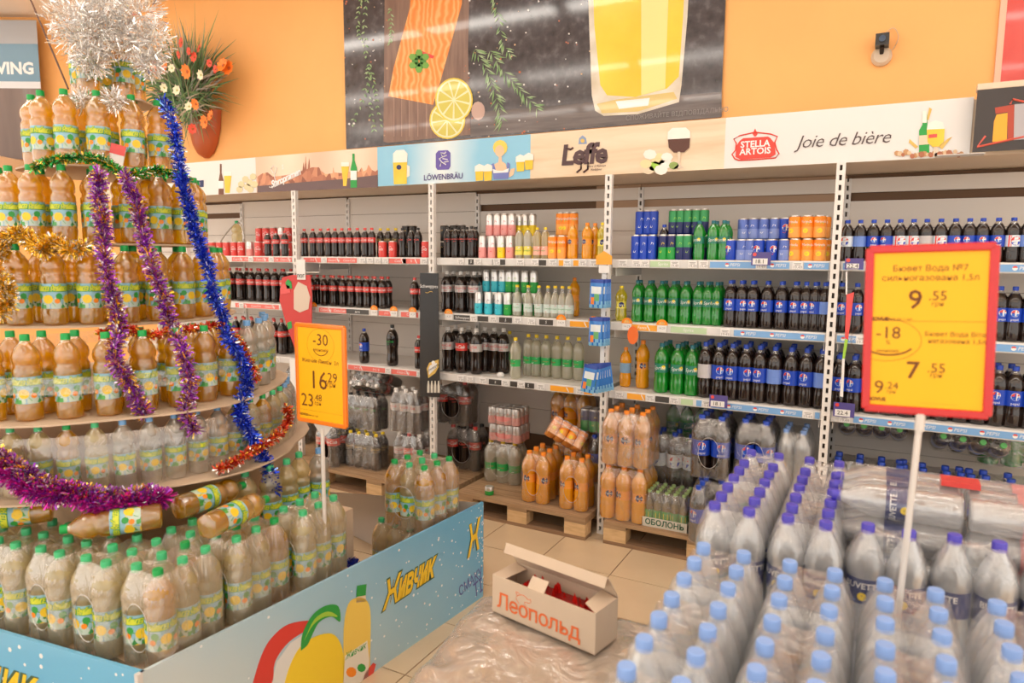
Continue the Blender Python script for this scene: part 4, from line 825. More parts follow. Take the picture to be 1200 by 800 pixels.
# right bay
row([(745, 'canF'), (754.5, 'canF'), (764, 'canF')], 0, .148, .0285, .02)
for u in (750, 759, 766): shelf_item('canF', .148, .0285, u, 0, YF+.13, 0, row=1); shelf_item('canF', .148, .0285, u, 0, YF+.13, .149)
row([(778, 'pepB', .21, .030)], 0, .2, .03, .10)
row([(777, 'canV'), (787, 'canV'), (797, 'canS'), (805, 'canS')], 0, .148, .0285, .02)
for u in (789, 797.5, 806, 816, 825): shelf_item('canS', .148, .0285, u, 0, YF+.13, 0, row=1); shelf_item('canS', .148, .0285, u, 0, YF+.13, .149)
row([(819, 'sprG'), (835.5, 'sprG'), (848, 'sprG')], 0, .225, .033, .02, 2)
CB = [(856, 'canB'), (869, 'canI'), (878.5, 'canI'), (889, 'canB'), (904, 'canB'), (919, 'canI')]
row(CB, 0, .118, .0315, .02)
for u, k_ in ((871, 'canI'), (883, 'canI'), (895, 'canI'), (908, 'canI'), (920, 'canB')): shelf_item(k_, .118, .0315, u, 0, YF+.13, 0, row=1); shelf_item(k_, .118, .0315, u, 0, YF+.13, .119)
row([(931.5, 'canO'), (946, 'canO'), (960.5, 'canO')], 0, .121, .033, .02)
for u in (931.5, 946, 960.5): shelf_item('canO', .121, .033, u, 0, YF+.02+.033, .122)
for u in (939, 953, 966): shelf_item('canO', .121, .033, u, 0, YF+.125, 0, row=1); shelf_item('canO', .121, .033, u, 0, YF+.125, .122)
row([(u, 'sprG') for u in (747, 761, 775, 789, 803, 818, 829, 840)], 1, .252, .0345, .06, 2)
row([(728, 'yell')], 1, .215, .036, .06)
row([(u, 'pepB') for u in (855.5, 868.5, 881.5, 898.5, 915, 931.5, 943.5, 954.5)]+[(966, 'pepP')], 1, .265, .037, .02, 2)
row([(733, 'orju', .25, .036), (753, 'oran', .30, .042)], 2, .25, .036, .10)
row([(775, 'sprG'), (793.5, 'sprG'), (810.5, 'sprG')], 2, .30, .043, .02, 3)
row([(826, 'pepX')]+[(u, 'pepB') for u in (842, 857.5, 873, 889.5, 926)]+[(907, 'pepP'), (944, 'pepB'), (962, 'pepP')], 2, .325, .043, .01, 3, rshift=0)
# far-right bay
row([(u, k_) for u, k_ in zip((992, 1007, 1022.5, 1038, 1053.5, 1069, 1084.5, 1101, 1118, 1134.5, 1150, 1168, 1186, 1203, 1220), ('pepW', 'pepP', 'pepB', 'pepB', 'pepW', 'pepW', 'pepX', 'pepW', 'pepB', 'pepB', 'pepB', 'pepB', 'pepW', 'pepP', 'pepB'))], 0, .215, .0325, .02, 1)
row([(u, 'pepB') for u in (985, 1003, 1024, 1045, 1066, 1087, 1108, 1129, 1150, 1170, 1187, 1206)], 1, .265, .037, .03, 1)
row([(u, 'pepB') for u in (982, 1000, 1021, 1042, 1063, 1084, 1105, 1126, 1147, 1168, 1187, 1208)], 2, .30, .043, .02, 2)
# crumpled label on the lower shelf
q = xat(586, YF+.03, SZ[2]); b = MB(); rr = random.Random(2); b.lathe([(.010, 0), (.022, .004), (.026, .02), (.015, .03), (.004, .032)], 7); b.v = [(x*rr.uniform(.8, 1.2), y*rr.uniform(.8, 1.2), z) for x, y, z in b.v]
tag(ob('paper_ball', b.mesh('paper', paper, False), None, (q, YF+.04, SZ[2]+.0005)), 'crumpled white paper on the lower shelf of the centre bay', 'paper')
# spray bottle standing at the left end
e = thing('spray_bottle', 'clear bottle with hooked wire at left end of top shelf', 'bottle', (xat(275, YF+.3, 1.8), YF+.33, SZ[0]+.0005)); body, cap, _ = bottle_meshes('juiP', .31, .045); ob('bottle_body', body, e); ob('cap', cap, e)
b = MB(); b.tube(catmull([(-.32, 0, .02), (-.15, 0, .19), (0, 0, .29), (.06, 0, .26), (.09, 0, .15)], 5), .006, 6); ob('wire', b.mesh('wire', steel), e)
# ------------------------------------------------------------------ pallets
_pm = {}
def pallet(x0, y0, w, d, rz, label, dark_=True):
    e = thing('wooden_pallet', label, 'pallet', (x0, y0, 0), (0, 0, rz)); n = 5; bw = d/(n+.9)
    top = wood
    for i in range(7): yy = i*(d-.1)/6; ob('deck_board', boxm('deck_board', top, 0, yy, .122, w, yy+.098, .144), e)
    for i in range(3): xx = i*(w-.14)/2; ob('cross_board', boxm('cross_board', wood, xx, 0, .100, xx+.14, d, .1215), e)
    for i in range(3):
        for j in range(3): xx = i*(w-.14)/2; yy = j*(d-.1)/2; ob('block', boxm('block', woodb, xx, yy, .0225, xx+.14, yy+.1, .0995), e)
    for j in range(3): yy = j*(d-.1)/2; ob('skid_board', boxm('skid_board', wooddark, 0, yy, .0005, w, yy+.1, .022), e)
    return e
pallet(-3.72, 3.80, 1.2, .74, -.02, 'wooden pallet under dark cola packs, left bay')
pallet(-2.46, 3.83, .95, .72, -.015, 'worn wooden pallet under orange soda packs, centre bay'); 
pallet(-1.40, 3.84, 1.15, .72, 0, 'wooden pallet under the crate of beer bottles, right bay')
pallet(-.14, 3.84, 1.15, .72, 0, 'wooden pallet under the far-right bay')
ZP = .1445
def at(u, Y, z): return xat(u, Y, z)
G = 'soft drink packs under the shelves'
def pk(kind, H, R, nx, ny, u, Y, z, label, rz=0, fm=None, hole='y', **kw):
    x = kw.pop('x', None); x = at(u, Y, z+H*.5) if x is None else x
    return pack(kind, H, R, nx, ny, (x, Y, z), rz, label, G, fm, hole, **kw)
# under the left bay
pk('colaS', .335, .052, 2, 3, 396, 3.98, ZP, 'large cola two-bottle-wide pack with red label, left end of pallet', hole='y')
pk('colaY', .27, .040, 4, 2, 430, 4.00, ZP, 'dark yellow-capped cola pack on the bottom layer, left bay', hole=None)
pk('colaG', .27, .040, 4, 2, 430, 4.08, ZP+.272, 'dark cola pack with green lettering, second layer, left bay', hole=None)
pack('colaS', .27, .040, 4, 2, (at(425, 4.20, .80), 4.32, .775), 0, 'tipped cola pack showing white caps under the lower shelf', G, film, 'y', rot=(-1.15+2*pi-.0, 0, 0)) if False else None
pack('colaS', .27, .040, 4, 2, (at(428, 4.05, .76), 4.29, .70), 0, 'tipped cola pack showing its white caps, topmost, left bay', G, film, 'y', rot=(1.18, 0, 0))
pk('colaL', .315, .043, 3, 2, 484, 4.02, ZP, 'silver-labelled cola pack on the bottom layer, left bay', hole=None, kinds=['colaL', 'colaR', 'colaL'])
pk('colaL', .315, .043, 3, 2, 480, 4.02, ZP+.317, 'silver-labelled cola pack on the second layer, left bay', hole=None)
# under the centre bay
pk('colaR', .33, .048, 3, 2, 536, 4.36, ZP+.333, 'dark cola pack on second layer behind post, centre bay', hole='y', kinds=['colaR', 'colaZ'])
pk('colaR', .33, .048, 3, 2, 548, 4.36, ZP, 'dark cola pack on the bottom layer, centre bay', hole='y', kinds=['colaR', 'colaZ'])
pk('canP', .115, .031, 4, 3, 564, 4.34, ZP+.665, 'pink can tray on top of dark cola packs', hole=None, cat='can pack', name='can_pack')
pk('clrG', .30, .047, 3, 2, 593, 4.22, ZP, 'clear green-labelled bottle pack under pink can packs', hole='y')
pk('canP', .118, .031, 4, 3, 597, 4.22, ZP+.302, 'lower pink can pack on clear bottle pack', hole='y', cat='can pack', name='can_pack')
pk('canP', .118, .031, 4, 3, 596, 4.22, ZP+.422, 'upper pink can pack in the pair on clear bottles', hole='y', cat='can pack', name='can_pack')
pk('oran', .335, .049, 2, 3, 636, 4.03, ZP, 'orange soda pack at front, left of the pair', hole='y')
pk('oran', .335, .049, 2, 3, 680, 4.03, ZP, 'orange soda pack at front, right of the pair', hole='y')
pk('oran', .335, .049, 3, 2, 672, 4.42, ZP+.0, 'orange soda pack in back, bottom layer, centre bay', hole='y')
pk('oran', .335, .049, 3, 2, 672, 4.42, ZP+.337, 'orange soda pack in back, upper layer, centre bay', hole='y')
pack('canO', .118, .031, 4, 3, (at(658, 4.02, .56), 4.03, .535), 0, 'tilted orange can pack lying across two orange soda packs', G, film, 'y', rot=(-.45+2*.0, .50, .35), name='can_pack', cat='can pack')
e_ = pk('canV', .148, .0285, 3, 2, 697, 4.20, ZP+.45, 'green and silver can pack beside the post, centre bay', hole=None, cat='can pack', name='can_pack')
pk('pepB', .30, .043, 1, 3, 702, 4.22, ZP+.14, 'dark blue bottle column below green can pack', hole=None)
tag(ob('cardboard_box', boxm('carton', card, -.06, -.15, 0, .06, .15, .138), None, (at(701, 4.22, .2), 4.22, ZP)), 'small brown carton under blue bottles beside the post', 'box')
# under the right bay
pk('oran', .335, .049, 3, 3, 737, 4.01, ZP, 'orange soda pack below torn-film pack, right bay', hole=None)
pk('oran', .335, .049, 3, 3, 740, 4.02, ZP+.337, 'orange soda pack with crinkled torn film, upper layer, right bay', hole=None, fm=film_mat('torn_film', milky=.10, streak=.5, scale=9, gloss=.2, bump=1.4))
pk('beer', .205, .0255, 5, 4, 785, 3.985, ZP+.012, 'beer bottle crate wrapped in film, on the pallet', hole=None, name='beer_crate', cat='crate')
cr = bpy.data.objects['beer_crate']; b = MB(); wx, wy = 5*.0255+.008, 4*.0255+.008
b.box(-wx, -wy, -.011, wx, wy, -.008); b.box(-wx, -wy, -.008, wx, -wy+.003, .045); b.box(-wx, wy-.003, -.008, wx, wy, .045); b.box(-wx, -wy, -.008, -wx+.003, wy, .045); b.box(wx-.003, -wy, -.008, wx, wy, .045)
ob('tray', b.mesh('tray', M('tray_card', (.72, .68, .60), .6), False), cr)
b = MB(); put_text(b, 'ОБОЛОНЬ', .046, (0, -wy-.0005, .018), mi=0, bold=.0012); tr_ = [o for o in cr.children if o.name.startswith('tray')][0]; ob('lettering', b.mesh('lettering', M('obolon_green', (.03, .13, .07), .5), False), tr_)
pk('pepW', .335, .051, 3, 2, 793, 4.25, ZP+.17, 'white-labelled cola pack behind the beer crate', hole=None)
tag(ob('cardboard_box', boxm('carton', card, -.16, -.11, 0, .16, .11, .168), None, (at(793, 4.25, .2), 4.25, ZP)), 'brown carton under white-labelled cola pack', 'box')
pk('pepB', .36, .055, 2, 3, 838, 4.12, ZP+.32, 'large blue-labelled cola pack with oval film window', hole='y')
pk('pepP', .31, .055, 2, 3, 838, 4.12, ZP, 'large cola pack on the bottom layer, right bay', hole=None)
pk('pepB', .36, .055, 2, 3, 888, 4.14, ZP+.32, 'second large blue-labelled cola pack beside oval window pack', hole='y')
pk('pepP', .31, .055, 2, 3, 888, 4.14, ZP, 'large cola pack on bottom layer beside the first', hole=None)
pk('pepB', .32, .045, 1, 3, 822, 3.90, ZP+.0, 'cola bottles in film at front between beer crate and water', hole=None)
pk('sprG', .30, .045, 4, 1, 813, 4.46, ZP+.34, 'green soda pack at the back, right bay', hole=None)
pk('colaL', .32, .045, 2, 3, 932, 4.16, ZP+.32, 'clear water pack with pale blue caps, right bay', hole=None, kinds=['watL'])
pk('watL', .32, .05, 2, 3, 934, 4.15, ZP, 'pale blue capped water pack on the pallet, right bay', hole=None)
# under the far-right bay
pk('pepP', .335, .052, 4, 2, 1018, 4.18, ZP+.17, 'dark cola pack beneath green-capped pack, far-right bay', hole=None)
pk('pepB', .335, .052, 4, 2, 1092, 4.16, ZP+.17, 'blue-labelled cola pack behind the price sign pole', hole='y')
for u, n_ in ((1018, 'left'), (1092, 'middle'), (1165, 'right')): tag(ob('cardboard_box', boxm('carton', card, -.22, -.12, 0, .22, .12, .168), None, (at(u, 4.17, .2), 4.17, ZP)), f'{n_} brown carton under far-right bay packs', 'box')
pk('pepB', .335, .052, 4, 2, 1165, 4.17, ZP+.17, 'blue-labelled cola pack beneath the lying green-capped pack', hole=None)
GC = list(KIND['pepP']); GC[4] = M('bright_green_cap', (.15, .60, .18), .4); KIND['pepN'] = tuple(GC)
pack('pepN', .27, .042, 4, 2, (at(1022, 4.15, .78), 4.40, .79), 0, 'tipped dark pack showing green caps under far-right bay', G, film, None, rot=(1.25, 0, 0))
pack('pepN', .27, .042, 4, 2, (at(1137, 4.10, .72), 4.35, .77), 0, 'tipped pack with eight green caps and torn film', G, film, 'y', rot=(1.2, .06, 0))
pk('sprG', .33, .05, 3, 2, 1186, 4.42, ZP+.51, 'green soda pack at the far right behind tipped pack', hole=None)
pk('colaS', .33, .05, 2, 2, 352, 4.30, ZP+.34, 'silver-topped cola pack under the far-left bay', hole=None, kinds=['colaL'])
pk('colaL', .34, .05, 3, 2, 350, 4.30, ZP, 'dark cola pack on the floor level, far-left bay', hole=None)
pallet(-5.0, 3.86, 1.2, .70, .01, 'wooden pallet under the far-left bay')
tag(ob('drink_can', can_meshes('canG', .06, .03)[0], None, (at(576, 3.93, .15), 3.90, ZP+.0005)), 'short loose can standing on the pallet edge, centre bay', 'can')

# ------------------------------------------------------------------ hanging strips on the posts
e = thing('hanging_strip', 'black cardboard hanger with yellow emblem and four bottles printed', 'sign', (PX[3]-.01, 3.955, 0))
zt, zb_ = onY(505, 320, 3.95).z, onY(507, 466, 3.95).z
b = MB(); b.prism([(-.085, zb_), (.085, zb_+.01), (.075, zt), (-.075, zt)], .004, 0, O=(0, 0, 0)); ob('card', b.mesh('card', blackm, False), e)
b = MB(); put_text(b, 'Schweppes', .034, (.0, -.006, zt-.09), mi=0); ob('lettering', b.mesh('lettering', whitem, False), e)
b = MB(); b.tube([(x/100, -.006, zt-.13+.006*sin(x)) for x in range(-3, 4)], .002, 4); ob('flourish', b.mesh('flourish', gold_ink), e)
def hx(u, v): q = onY(u, v, 3.95); return (q.x-e.location.x, q.z)
b = MB(); b.prism([hx(u, v) for u, v in [(502, 443), (500, 432), (503, 425), (514, 421), (514, 430), (510, 437)]], .001, 0, O=(0, -.0045, 0)); b.prism([hx(u, v) for u, v in [(503, 439), (502, 432), (504, 428), (512, 425), (512, 430), (508, 434)]], .001, 1, O=(0, -.0055, 0)); b.prism(circ(hx(508, 425)[0], hx(508, 425)[1], .016, 8), .001, 1, O=(0, -.0060, 0))
put_text(b, 'Schweppes', .026, (hx(507, 431)[0], -.0070, hx(507, 431)[1]), Vector((cos(.55), 0, sin(.55))), Vector((-sin(.55), 0, cos(.55))), 2); ob('emblem', b.mesh('emblem', [gold_ink, whitem, ink], False), e)
for i in range(4):
    u = 502+i*4; b = MB(); b.prism([hx(u-1.4, 460), (hx(u+1.4, 460)), hx(u+1.4, 452), hx(u+.5, 446), hx(u-.5, 446), hx(u-1.4, 452)], .001, 0, O=(0, -.0045, 0)); ob('bottle_picture', b.mesh('bottle_picture', M('pale_bottle_print', (.70, .66, .58), .4), False), e)
e = thing('hanging_strip', 'red cardboard hanger with green leaves on the left post', 'sign', (PX[2]-.02, 3.94, 0))
def hx(u, v): q = onY(u, v, 3.94); return (q.x-e.location.x, q.z)
b = MB(); b.prism([hx(u, v) for u, v in [(336, 380), (350, 420), (365, 420), (366, 345), (364, 322), (343, 322), (331, 325), (329, 340), (328, 352), (332, 366)]], .004, 0); ob('card', b.mesh('card', M('hanger_red', (.62, .04, .035), .4), False), e)
for px, m in (([(337, 338), (343, 338), (342, 330), (338, 327), (335, 331)], greenm), ([(338, 386), (343, 384), (342, 376), (337, 378)], greenm), ([(329, 345), (341, 343), (340, 335), (332, 332), (329, 338)], redm), ([(345, 362), (352, 366), (362, 362), (364, 348), (360, 335), (350, 330), (345, 340)], M('hanger_cream', (.72, .60, .50), .5)), ([(340, 420), (352, 422), (352, 470), (342, 470)], whitem)):
    b = MB(); b.prism([hx(u, v) for u, v in px], .0015, 0, O=(0, -.005, 0)); ob('printed_patch', b.mesh('printed_patch', m, False), e)
b = MB(); b.tube([hx3 for hx3 in [(hx(336, 319)[0], -.002, hx(336, 319)[1]), (hx(375, 319)[0], -.002, hx(375, 319)[1]), (hx(375, 310)[0], -.002, hx(375, 310)[1])]], .004, 6); ob('wire_hook', b.mesh('hook', white2), e)
b = MB(); b.box(hx(340, 0)[0], -.012, hx(0, 312)[1]-.045, hx(340, 0)[0]+.085, -.006, hx(0, 300)[1]); ob('tag_card', b.mesh('tag_card', paper, False), e); b = MB(); put_text(b, 'лог', .05, (hx(340, 0)[0]+.04, -.0135, hx(0, 312)[1]-.015), mi=0); ob('lettering', b.mesh('lettering', ink, False), e)
# clip strip with blue snack bags on the centre post
xs = PX[4]; e = thing('clip_strip', 'white clip strip hanging on post between centre and right bays', 'strip', (xs, 3.93, 0))
z0_, z1_ = onY(712, 300, 3.93).z, onY(710, 460, 3.93).z
b = MB(); b.box(-.014, 0, z1_, .014, .002, z0_); ob('plastic_band', b.mesh('band', M('clip_white', (.80, .82, .84), .3), False), e)
b = MB(); b.prism([(-.05, 0), (.05, 0), (.05, .05), (0, .08), (-.05, .05)], .003, 0, O=(0, -.006, z0_-.05)); ob('header_card', b.mesh('header', rail_or, False), e); b = MB(); b.box(-.03, -.012, z0_-.10, .035, -.009, z0_-.055); ob('price_tag', b.mesh('ptag', paper, False), e)
def bag_mesh():
    b = MB(); n = 8; W_, H_, T = .072, .15, .016; vs = []
    for s in (1, -1):
        for j in range(n+1):
            for i in range(n+1):
                x = -W_/2+W_*i/n; z = -H_*j/n; t = T*(sin(pi*i/n)*sin(pi*j/n))**.5; vs.append((x, -s*t/2, z))
    fs = []; mi = []
    for s in range(2):
        o_ = s*(n+1)**2
        for j in range(n):
            for i in range(n):
                q = [o_+j*(n+1)+i, o_+j*(n+1)+i+1, o_+(j+1)*(n+1)+i+1, o_+(j+1)*(n+1)+i]
                b.f.append(q if s else q[::-1])
                c = 0
                if 2 <= j <= 3 and 1 <= i <= 6: c = 1
                elif j >= 4 and j <= 5 and i in (3, 4, 5): c = 2
                elif j in (5, 6) and i in (1, 2): c = 3
                elif j >= 6: c = 4 if (i+j) % 3 else 0
                elif j == 0: c = 5
                b.m.append(c)
    b.v = vs; return b.mesh('snack_bag', [M('bag_blue', (.03, .20, .62), .25, coat=.5), M('bag_white', (.75, .82, .85), .3), M('bag_green', (.15, .45, .18), .3), M('bag_orange', (.85, .25, .05), .3), M('bag_sky', (.20, .48, .75), .3), M('bag_navy', (.02, .06, .35), .3)])
bgm = bag_mesh()
ys_ = [(318+44, 0, 6, .0), (402, 0, 6, .0), (436, 0, 7, .0)]
nb = 0
for gi, (z_top, cnt, fan) in enumerate(((onY(711, 327, 3.93).z, 4, .03), (onY(709, 371, 3.93).z, 4, .02), (onY(708, 424, 3.93).z, 7, .14))):
    for k in range(cnt):
        bg = ob('snack_bag', bgm, None, (xs+(-.010 if k < 1 else .004*k), 3.905-.021*(cnt-1-k), z_top), (0, 0+(-fan+2*fan*k/max(1, cnt-1))*(-1), random.uniform(-.05, .05)), (1.15, 1.0, 1.12))
        tag(bg, f"{ORD[k]} blue snack bag, counting backwards, in the {('top', 'middle', 'lowest')[gi]} cluster on the strip", 'bag', 'snack bags on the clip strip')
b = MB(); b.prism(circ(0, 0, .034, 14, ry=.055), .003, 0); o = ob('shelf_talker', b.mesh('talker', M('talker_orange', (.90, .18, .03), .3), False), None, (xat(742, 3.98, 1.27), 3.975, 1.265)); tag(o, 'orange oval card hanging from middle shelf of the right bay', 'sign')
# ribbon-like strip hanging at the far right bay
e = thing('hanging_strip', 'narrow red and green strip with price card, far-right bay', 'sign', (xat(995, 3.96, 1.3), 3.95, 0))
def hx(u, v): q = onY(u, v, 3.95); return (q.x-e.location.x, q.z)
for px, m in (([(992, 345), (1001, 342), (994, 398), (990, 396)], redm), ([(990, 397), (994, 398), (990, 420), (987, 420)], limem), ([(987, 420), (990, 420), (988, 465), (984, 464), (986, 440)], paper), ([(991, 318), (993, 318), (993, 345), (991, 345)], paper)):
    b = MB(); b.prism([hx(u, v) for u, v in px], .002, 0); ob('card', b.mesh('card', m, False), e)
for (u, v, w_, h_) in ((1001, 309, .085, .055), (989, 480, .10, .075)):
    q = onY(u, v, 3.95); b = MB(); b.box(-w_/2, 0, -h_/2, w_/2, .003, h_/2, 0); b.box(-w_/2+.008, -.001, -h_/2+.004, w_/2-.02, 0, h_*.02, 1); put_text(b, '22.4', .03, (-.006, -.001, -h_*.22), mi=2); b.prism(circ(-w_*.33, h_*.32, .010, 8), .001, 3)
    tag(ob('price_card', b.mesh('price_card', [M('card_indigo', (.09, .07, .28), .4), paper, ink, redm], False), None, (q.x, 3.945, q.z)), 'small indigo price card on the '+('top' if v < 400 else 'lower')+' rail, far-right bay', 'price card')
q = onY(895, 303, 3.95)
for (u, v) in ((892, 303), (842, 470)):
    q = onY(u, v, 3.95); b = MB(); w_, h_ = .10, .07; b.box(-w_/2, 0, -h_/2, w_/2, .003, h_/2, 0); b.box(-w_/2+.008, -.001, -h_/2+.004, w_/2-.016, 0, h_*.02, 1); put_text(b, '18.1', .03, (-.006, -.001, -h_*.22), mi=2); b.prism(circ(-w_*.33, h_*.32, .010, 8), .001, 3)
    tag(ob('price_card', b.mesh('price_card', [M('card_indigo', ()), paper, ink, redm], False), None, (q.x, 3.945, q.z)), 'indigo and white price card on the '+('top' if v < 400 else 'lower')+' rail, right bay', 'price card')
# ------------------------------------------------------------------ bottle pyramid
TIER = [(-3.05, 1.95, .11, 2.384, .30, 5), (-3.06, 1.94, .27, 2.074, .30, 14), (-3.08, 1.92, .38, 1.764, .30, 20), (-3.08, 1.87, .50, 1.454, .30, 26), (-3.04, 1.84, .69, 1.144, .30, 36), (-3.03, 1.86, .76, .89, .245, 56)]
TN = ['top tier', 'second tier', 'third tier', 'fourth tier', 'fifth tier', 'lowest tier']
rr = random.Random(11)
VA = math.atan2(-1.85, 3.05)     # direction from the pyramid to the shopper
for ti, (cx, cy, r, zb, H, n) in enumerate(TIER):
    # cardboard disc
    rd = r+(.065 if ti < 4 else .075); N = 40; b = MB(); P_ = [((rd+rr.uniform(-.006, .010)+(.05*abs(cos(3*a)) if ti >= 4 else 0))*cos(a), (rd+rr.uniform(-.006, .010))*sin(a)) for a in [2*pi*i/N for i in range(N)]]
    b.prism(P_, .007, 0, O=(0, 0, 0), U=(1, 0, 0), V=(0, 1, 0))
    tag(ob('cardboard_disc', b.mesh('cardboard_disc', cardl, False), None, (cx, cy, zb-.008)), f'round brown cardboard sheet under the {TN[ti]} of the bottle pyramid', 'cardboard')
    items = []
    for k in range(n):
        a = 2*pi*(k+.5*(ti % 2))/n; d = (a-VA+pi) % (2*pi)-pi
        if abs(d) < (1.75 if ti > 0 else 4): items.append((d, a))
    items.sort()
    for q, (d, a) in enumerate(items):
        if ti < 5:
            kind = 'juic'; R = .044
            if ti == 4 and d > .75: kind = 'juiC'
            desc = 'amber soda bottle' if kind == 'juic' else 'clear blue-capped bottle'
            x, y = cx+r*cos(a)+rr.uniform(-.004, .004), cy+r*sin(a)+rr.uniform(-.004, .004)
            bottle(kind, H, R, (x, y, zb), a+pi/2+rr.uniform(-.35, .35), f'{ORD[q]} {desc} from left, front ring, {TN[ti]} of bottle pyramid', 'bottle', f'bottles on the {TN[ti]} of the pyramid')
        else:
            kind = 'juic' if q % 9 == 4 else ('juiC' if (q//5) % 2 else 'juiP'); R = .036
            desc = {'juic': 'amber soda bottle', 'juiC': 'blue-capped clear bottle', 'juiP': 'green-capped pale bottle'}[kind]
            bottle(kind, H, R, (cx+r*cos(a), cy+r*sin(a), zb), a+pi/2+rr.uniform(-.35, .35), f'{ORD[q]} bottle from left, a {desc}, {TN[ti]} of pyramid', 'bottle', f'bottles on the {TN[ti]} of the pyramid')
    if ti in (1, 2, 3, 4):
        r2 = r-.12; n2 = int(2*pi*r2/.105)
        its = sorted(((2*pi*(k+.3)/n2-VA+pi) % (2*pi)-pi, 2*pi*(k+.3)/n2) for k in range(n2)); its = [t for t in its if abs(t[0]) < 1.15]
        for q, (d, a) in enumerate(its):
            bottle('juic', H, .044, (cx+r2*cos(a), cy+r2*sin(a), zb), a, f'{ORD[q]} amber soda bottle from left, inner ring, {TN[ti]} of bottle pyramid', 'bottle', f'bottles on the {TN[ti]} of the pyramid')
    if ti == 5:
        b = MB(); N = 72
        def fr(z, k): return [((r+.038+k+.004*sin(9*a)+rr.uniform(-.002, .002))*cos(a), (r+.038+k)*sin(a), z) for a in [2*pi*i/N for i in range(N)]]
        rings = [fr(.002, .0), fr(.06, .002), fr(.12, .001), fr(.17, .0), fr(.205, -.015)]
        for g in rings: b.v += g
        for k in range(4):
            for i in range(N): j = (i+1) % N; b.f.append([k*N+i, k*N+j, (k+1)*N+j, (k+1)*N+i]); b.m.append(0)
        tag(ob('stretch_film', b.mesh('stretch_film', film_mat('tier_film', milky=.16, tint=(.9, .80, .68), scale=7)), None, (cx, cy, zb)), 'clear stretch film wound round the lowest tier of the pyramid', 'film')
    if ti == 4:
        b = MB(); N = 60; 
        for z, k in ((.10, .004), (.13, .003), (.16, .004)): b.v += [((r+.045+k+.003*sin(7*a))*cos(a), (r+.045+k)*sin(a), z+.01*sin(3*a)) for a in [2*pi*i/N for i in range(N)]]
        for k in range(2):
            for i in range(N): j = (i+1) % N; b.f.append([k*N+i, k*N+j, (k+1)*N+j, (k+1)*N+i]); b.m.append(0)
        tag(ob('stretch_film', b.mesh('stretch_film', film), None, (cx, cy, zb)), 'narrow clear film band round the fifth tier of pyramid', 'film')
# red and white price ticket on the second tier
e = tag(ob('price_ticket', boxm('ticket', [paper], -.03, -.002, 0, .03, .002, .09), None, (-2.80, 1.80, 2.075), (0, .25, -.35+.9)), 'small red and white ticket tucked into the second tier', 'ticket'); ob('ticket_header', boxm('ticket_header', redm, -.03, -.0035, .05, .03, -.0021, .09), e)
# ---- garlands
def coneR(z):
    P_ = [(.80, .90), (.89, .85), (1.12, .80), (1.144, .75), (1.40, .73), (1.454, .63), (1.72, .57), (1.764, .52), (2.03, .46), (2.074, .38), (2.34, .34), (2.384, .22), (2.7, .16)]
    if z <= P_[0][0]: return P_[0][1]
    for (a, r0), (b_, r1) in zip(P_, P_[1:]):
        if z <= b_: return r0+(r1-r0)*(z-a)/(b_-a)
    return .12
def cone(u, v, dr=0.0):
    r = ray(u, v).normalized(); best = None
    for k in range(300, 1000):
        p = ORG+r*(k*.004+.0); cy_ = 1.95-max(0, 2.1-p.z)*.10; cx_ = -3.05
        d = hypot(p.x-cx_, p.y-cy_)-coneR(p.z)-dr
        if best is None or d < best[0]: best = (d, p)
        if d < 0: return p
    return best[1]
def garland(label, px, r, count, weights, mats, dr=.03, Z=None, w=.0024, cat='tinsel garland'):
    P_ = [cone(u, v, dr) for u, v in px] if Z is None else [onZ(u, v, Z) for u, v in px]
    c = P_[0].copy(); return tag(ob('tinsel_garland', tinsel_mesh([p-c for p in P_], r, count, weights, mats, w), None, c), label, cat, 'tinsel garlands on the bottle pyramid')
garland('dark blue tinsel garland hanging down the right side of pyramid', [(190, 118), (203, 145), (208, 180), (213, 212), (220, 240), (227, 265), (236, 292), (244, 315), (250, 345), (261, 370), (268, 397), (284, 422), (290, 447), (284, 467), (281, 485), (292, 505), (304, 528), (315, 550), (321, 575)], .036, 5200, [.8, .08, .12], [BLUT, SILV, M('tinsel_lightblue', (.25, .45, .95), .2, .8)])
garland('left purple and gold tinsel garland hanging over pyramid front', [(116, 203), (116, 230), (119, 252), (122, 280), (123, 312), (132, 345), (137, 368), (139, 392), (133, 415), (146, 440), (160, 465), (168, 485)], .036, 4600, [.52, .22, .16, .1], [PURP, GOLD, LILT, SILV])
garland('right purple and gold tinsel garland hanging over pyramid front', [(146, 205), (159, 235), (164, 262), (172, 290), (181, 322), (193, 352), (199, 378), (212, 405), (220, 432), (222, 460), (217, 482), (228, 505)], .036, 4400, [.52, .22, .16, .1], [PURP, GOLD, LILT, SILV])
garland('green and gold tinsel garland around the second tier', [(40, 196), (55, 190), (75, 186), (100, 185), (122, 188), (132, 196), (150, 205), (165, 203), (182, 199), (200, 203), (220, 212)], .026, 3000, [.6, .25, .15], [GRNT, GOLD, SILV], dr=.02)
garland('gold and silver tinsel garland around the fourth tier', [(-5, 300), (5, 284), (22, 274), (38, 284), (52, 292), (62, 284), (80, 292), (98, 290)], .04, 2600, [.7, .3], [GOLD, SILV], dr=.02)
garland('gold tinsel tuft at the left edge of the fourth tier', [(-6, 318), (4, 332), (8, 350), (0, 368)], .04, 1100, [.6, .4], [GOLD, SILV], dr=.04)
garland('red and gold tinsel garland around the fifth tier top', [(118, 392), (135, 388), (152, 386), (175, 392), (200, 388), (232, 384), (255, 381), (270, 390), (283, 405), (292, 422), (301, 445)], .024, 2600, [.62, .28, .1], [REDT, GOLD, SILV], dr=.01)
garland('red tinsel garland crossing under the blue garland', [(256, 550), (275, 541), (292, 530), (310, 520), (327, 508), (338, 492), (336, 478)], .026, 2000, [.65, .2, .15], [REDT, GOLD, SILV], dr=.05)
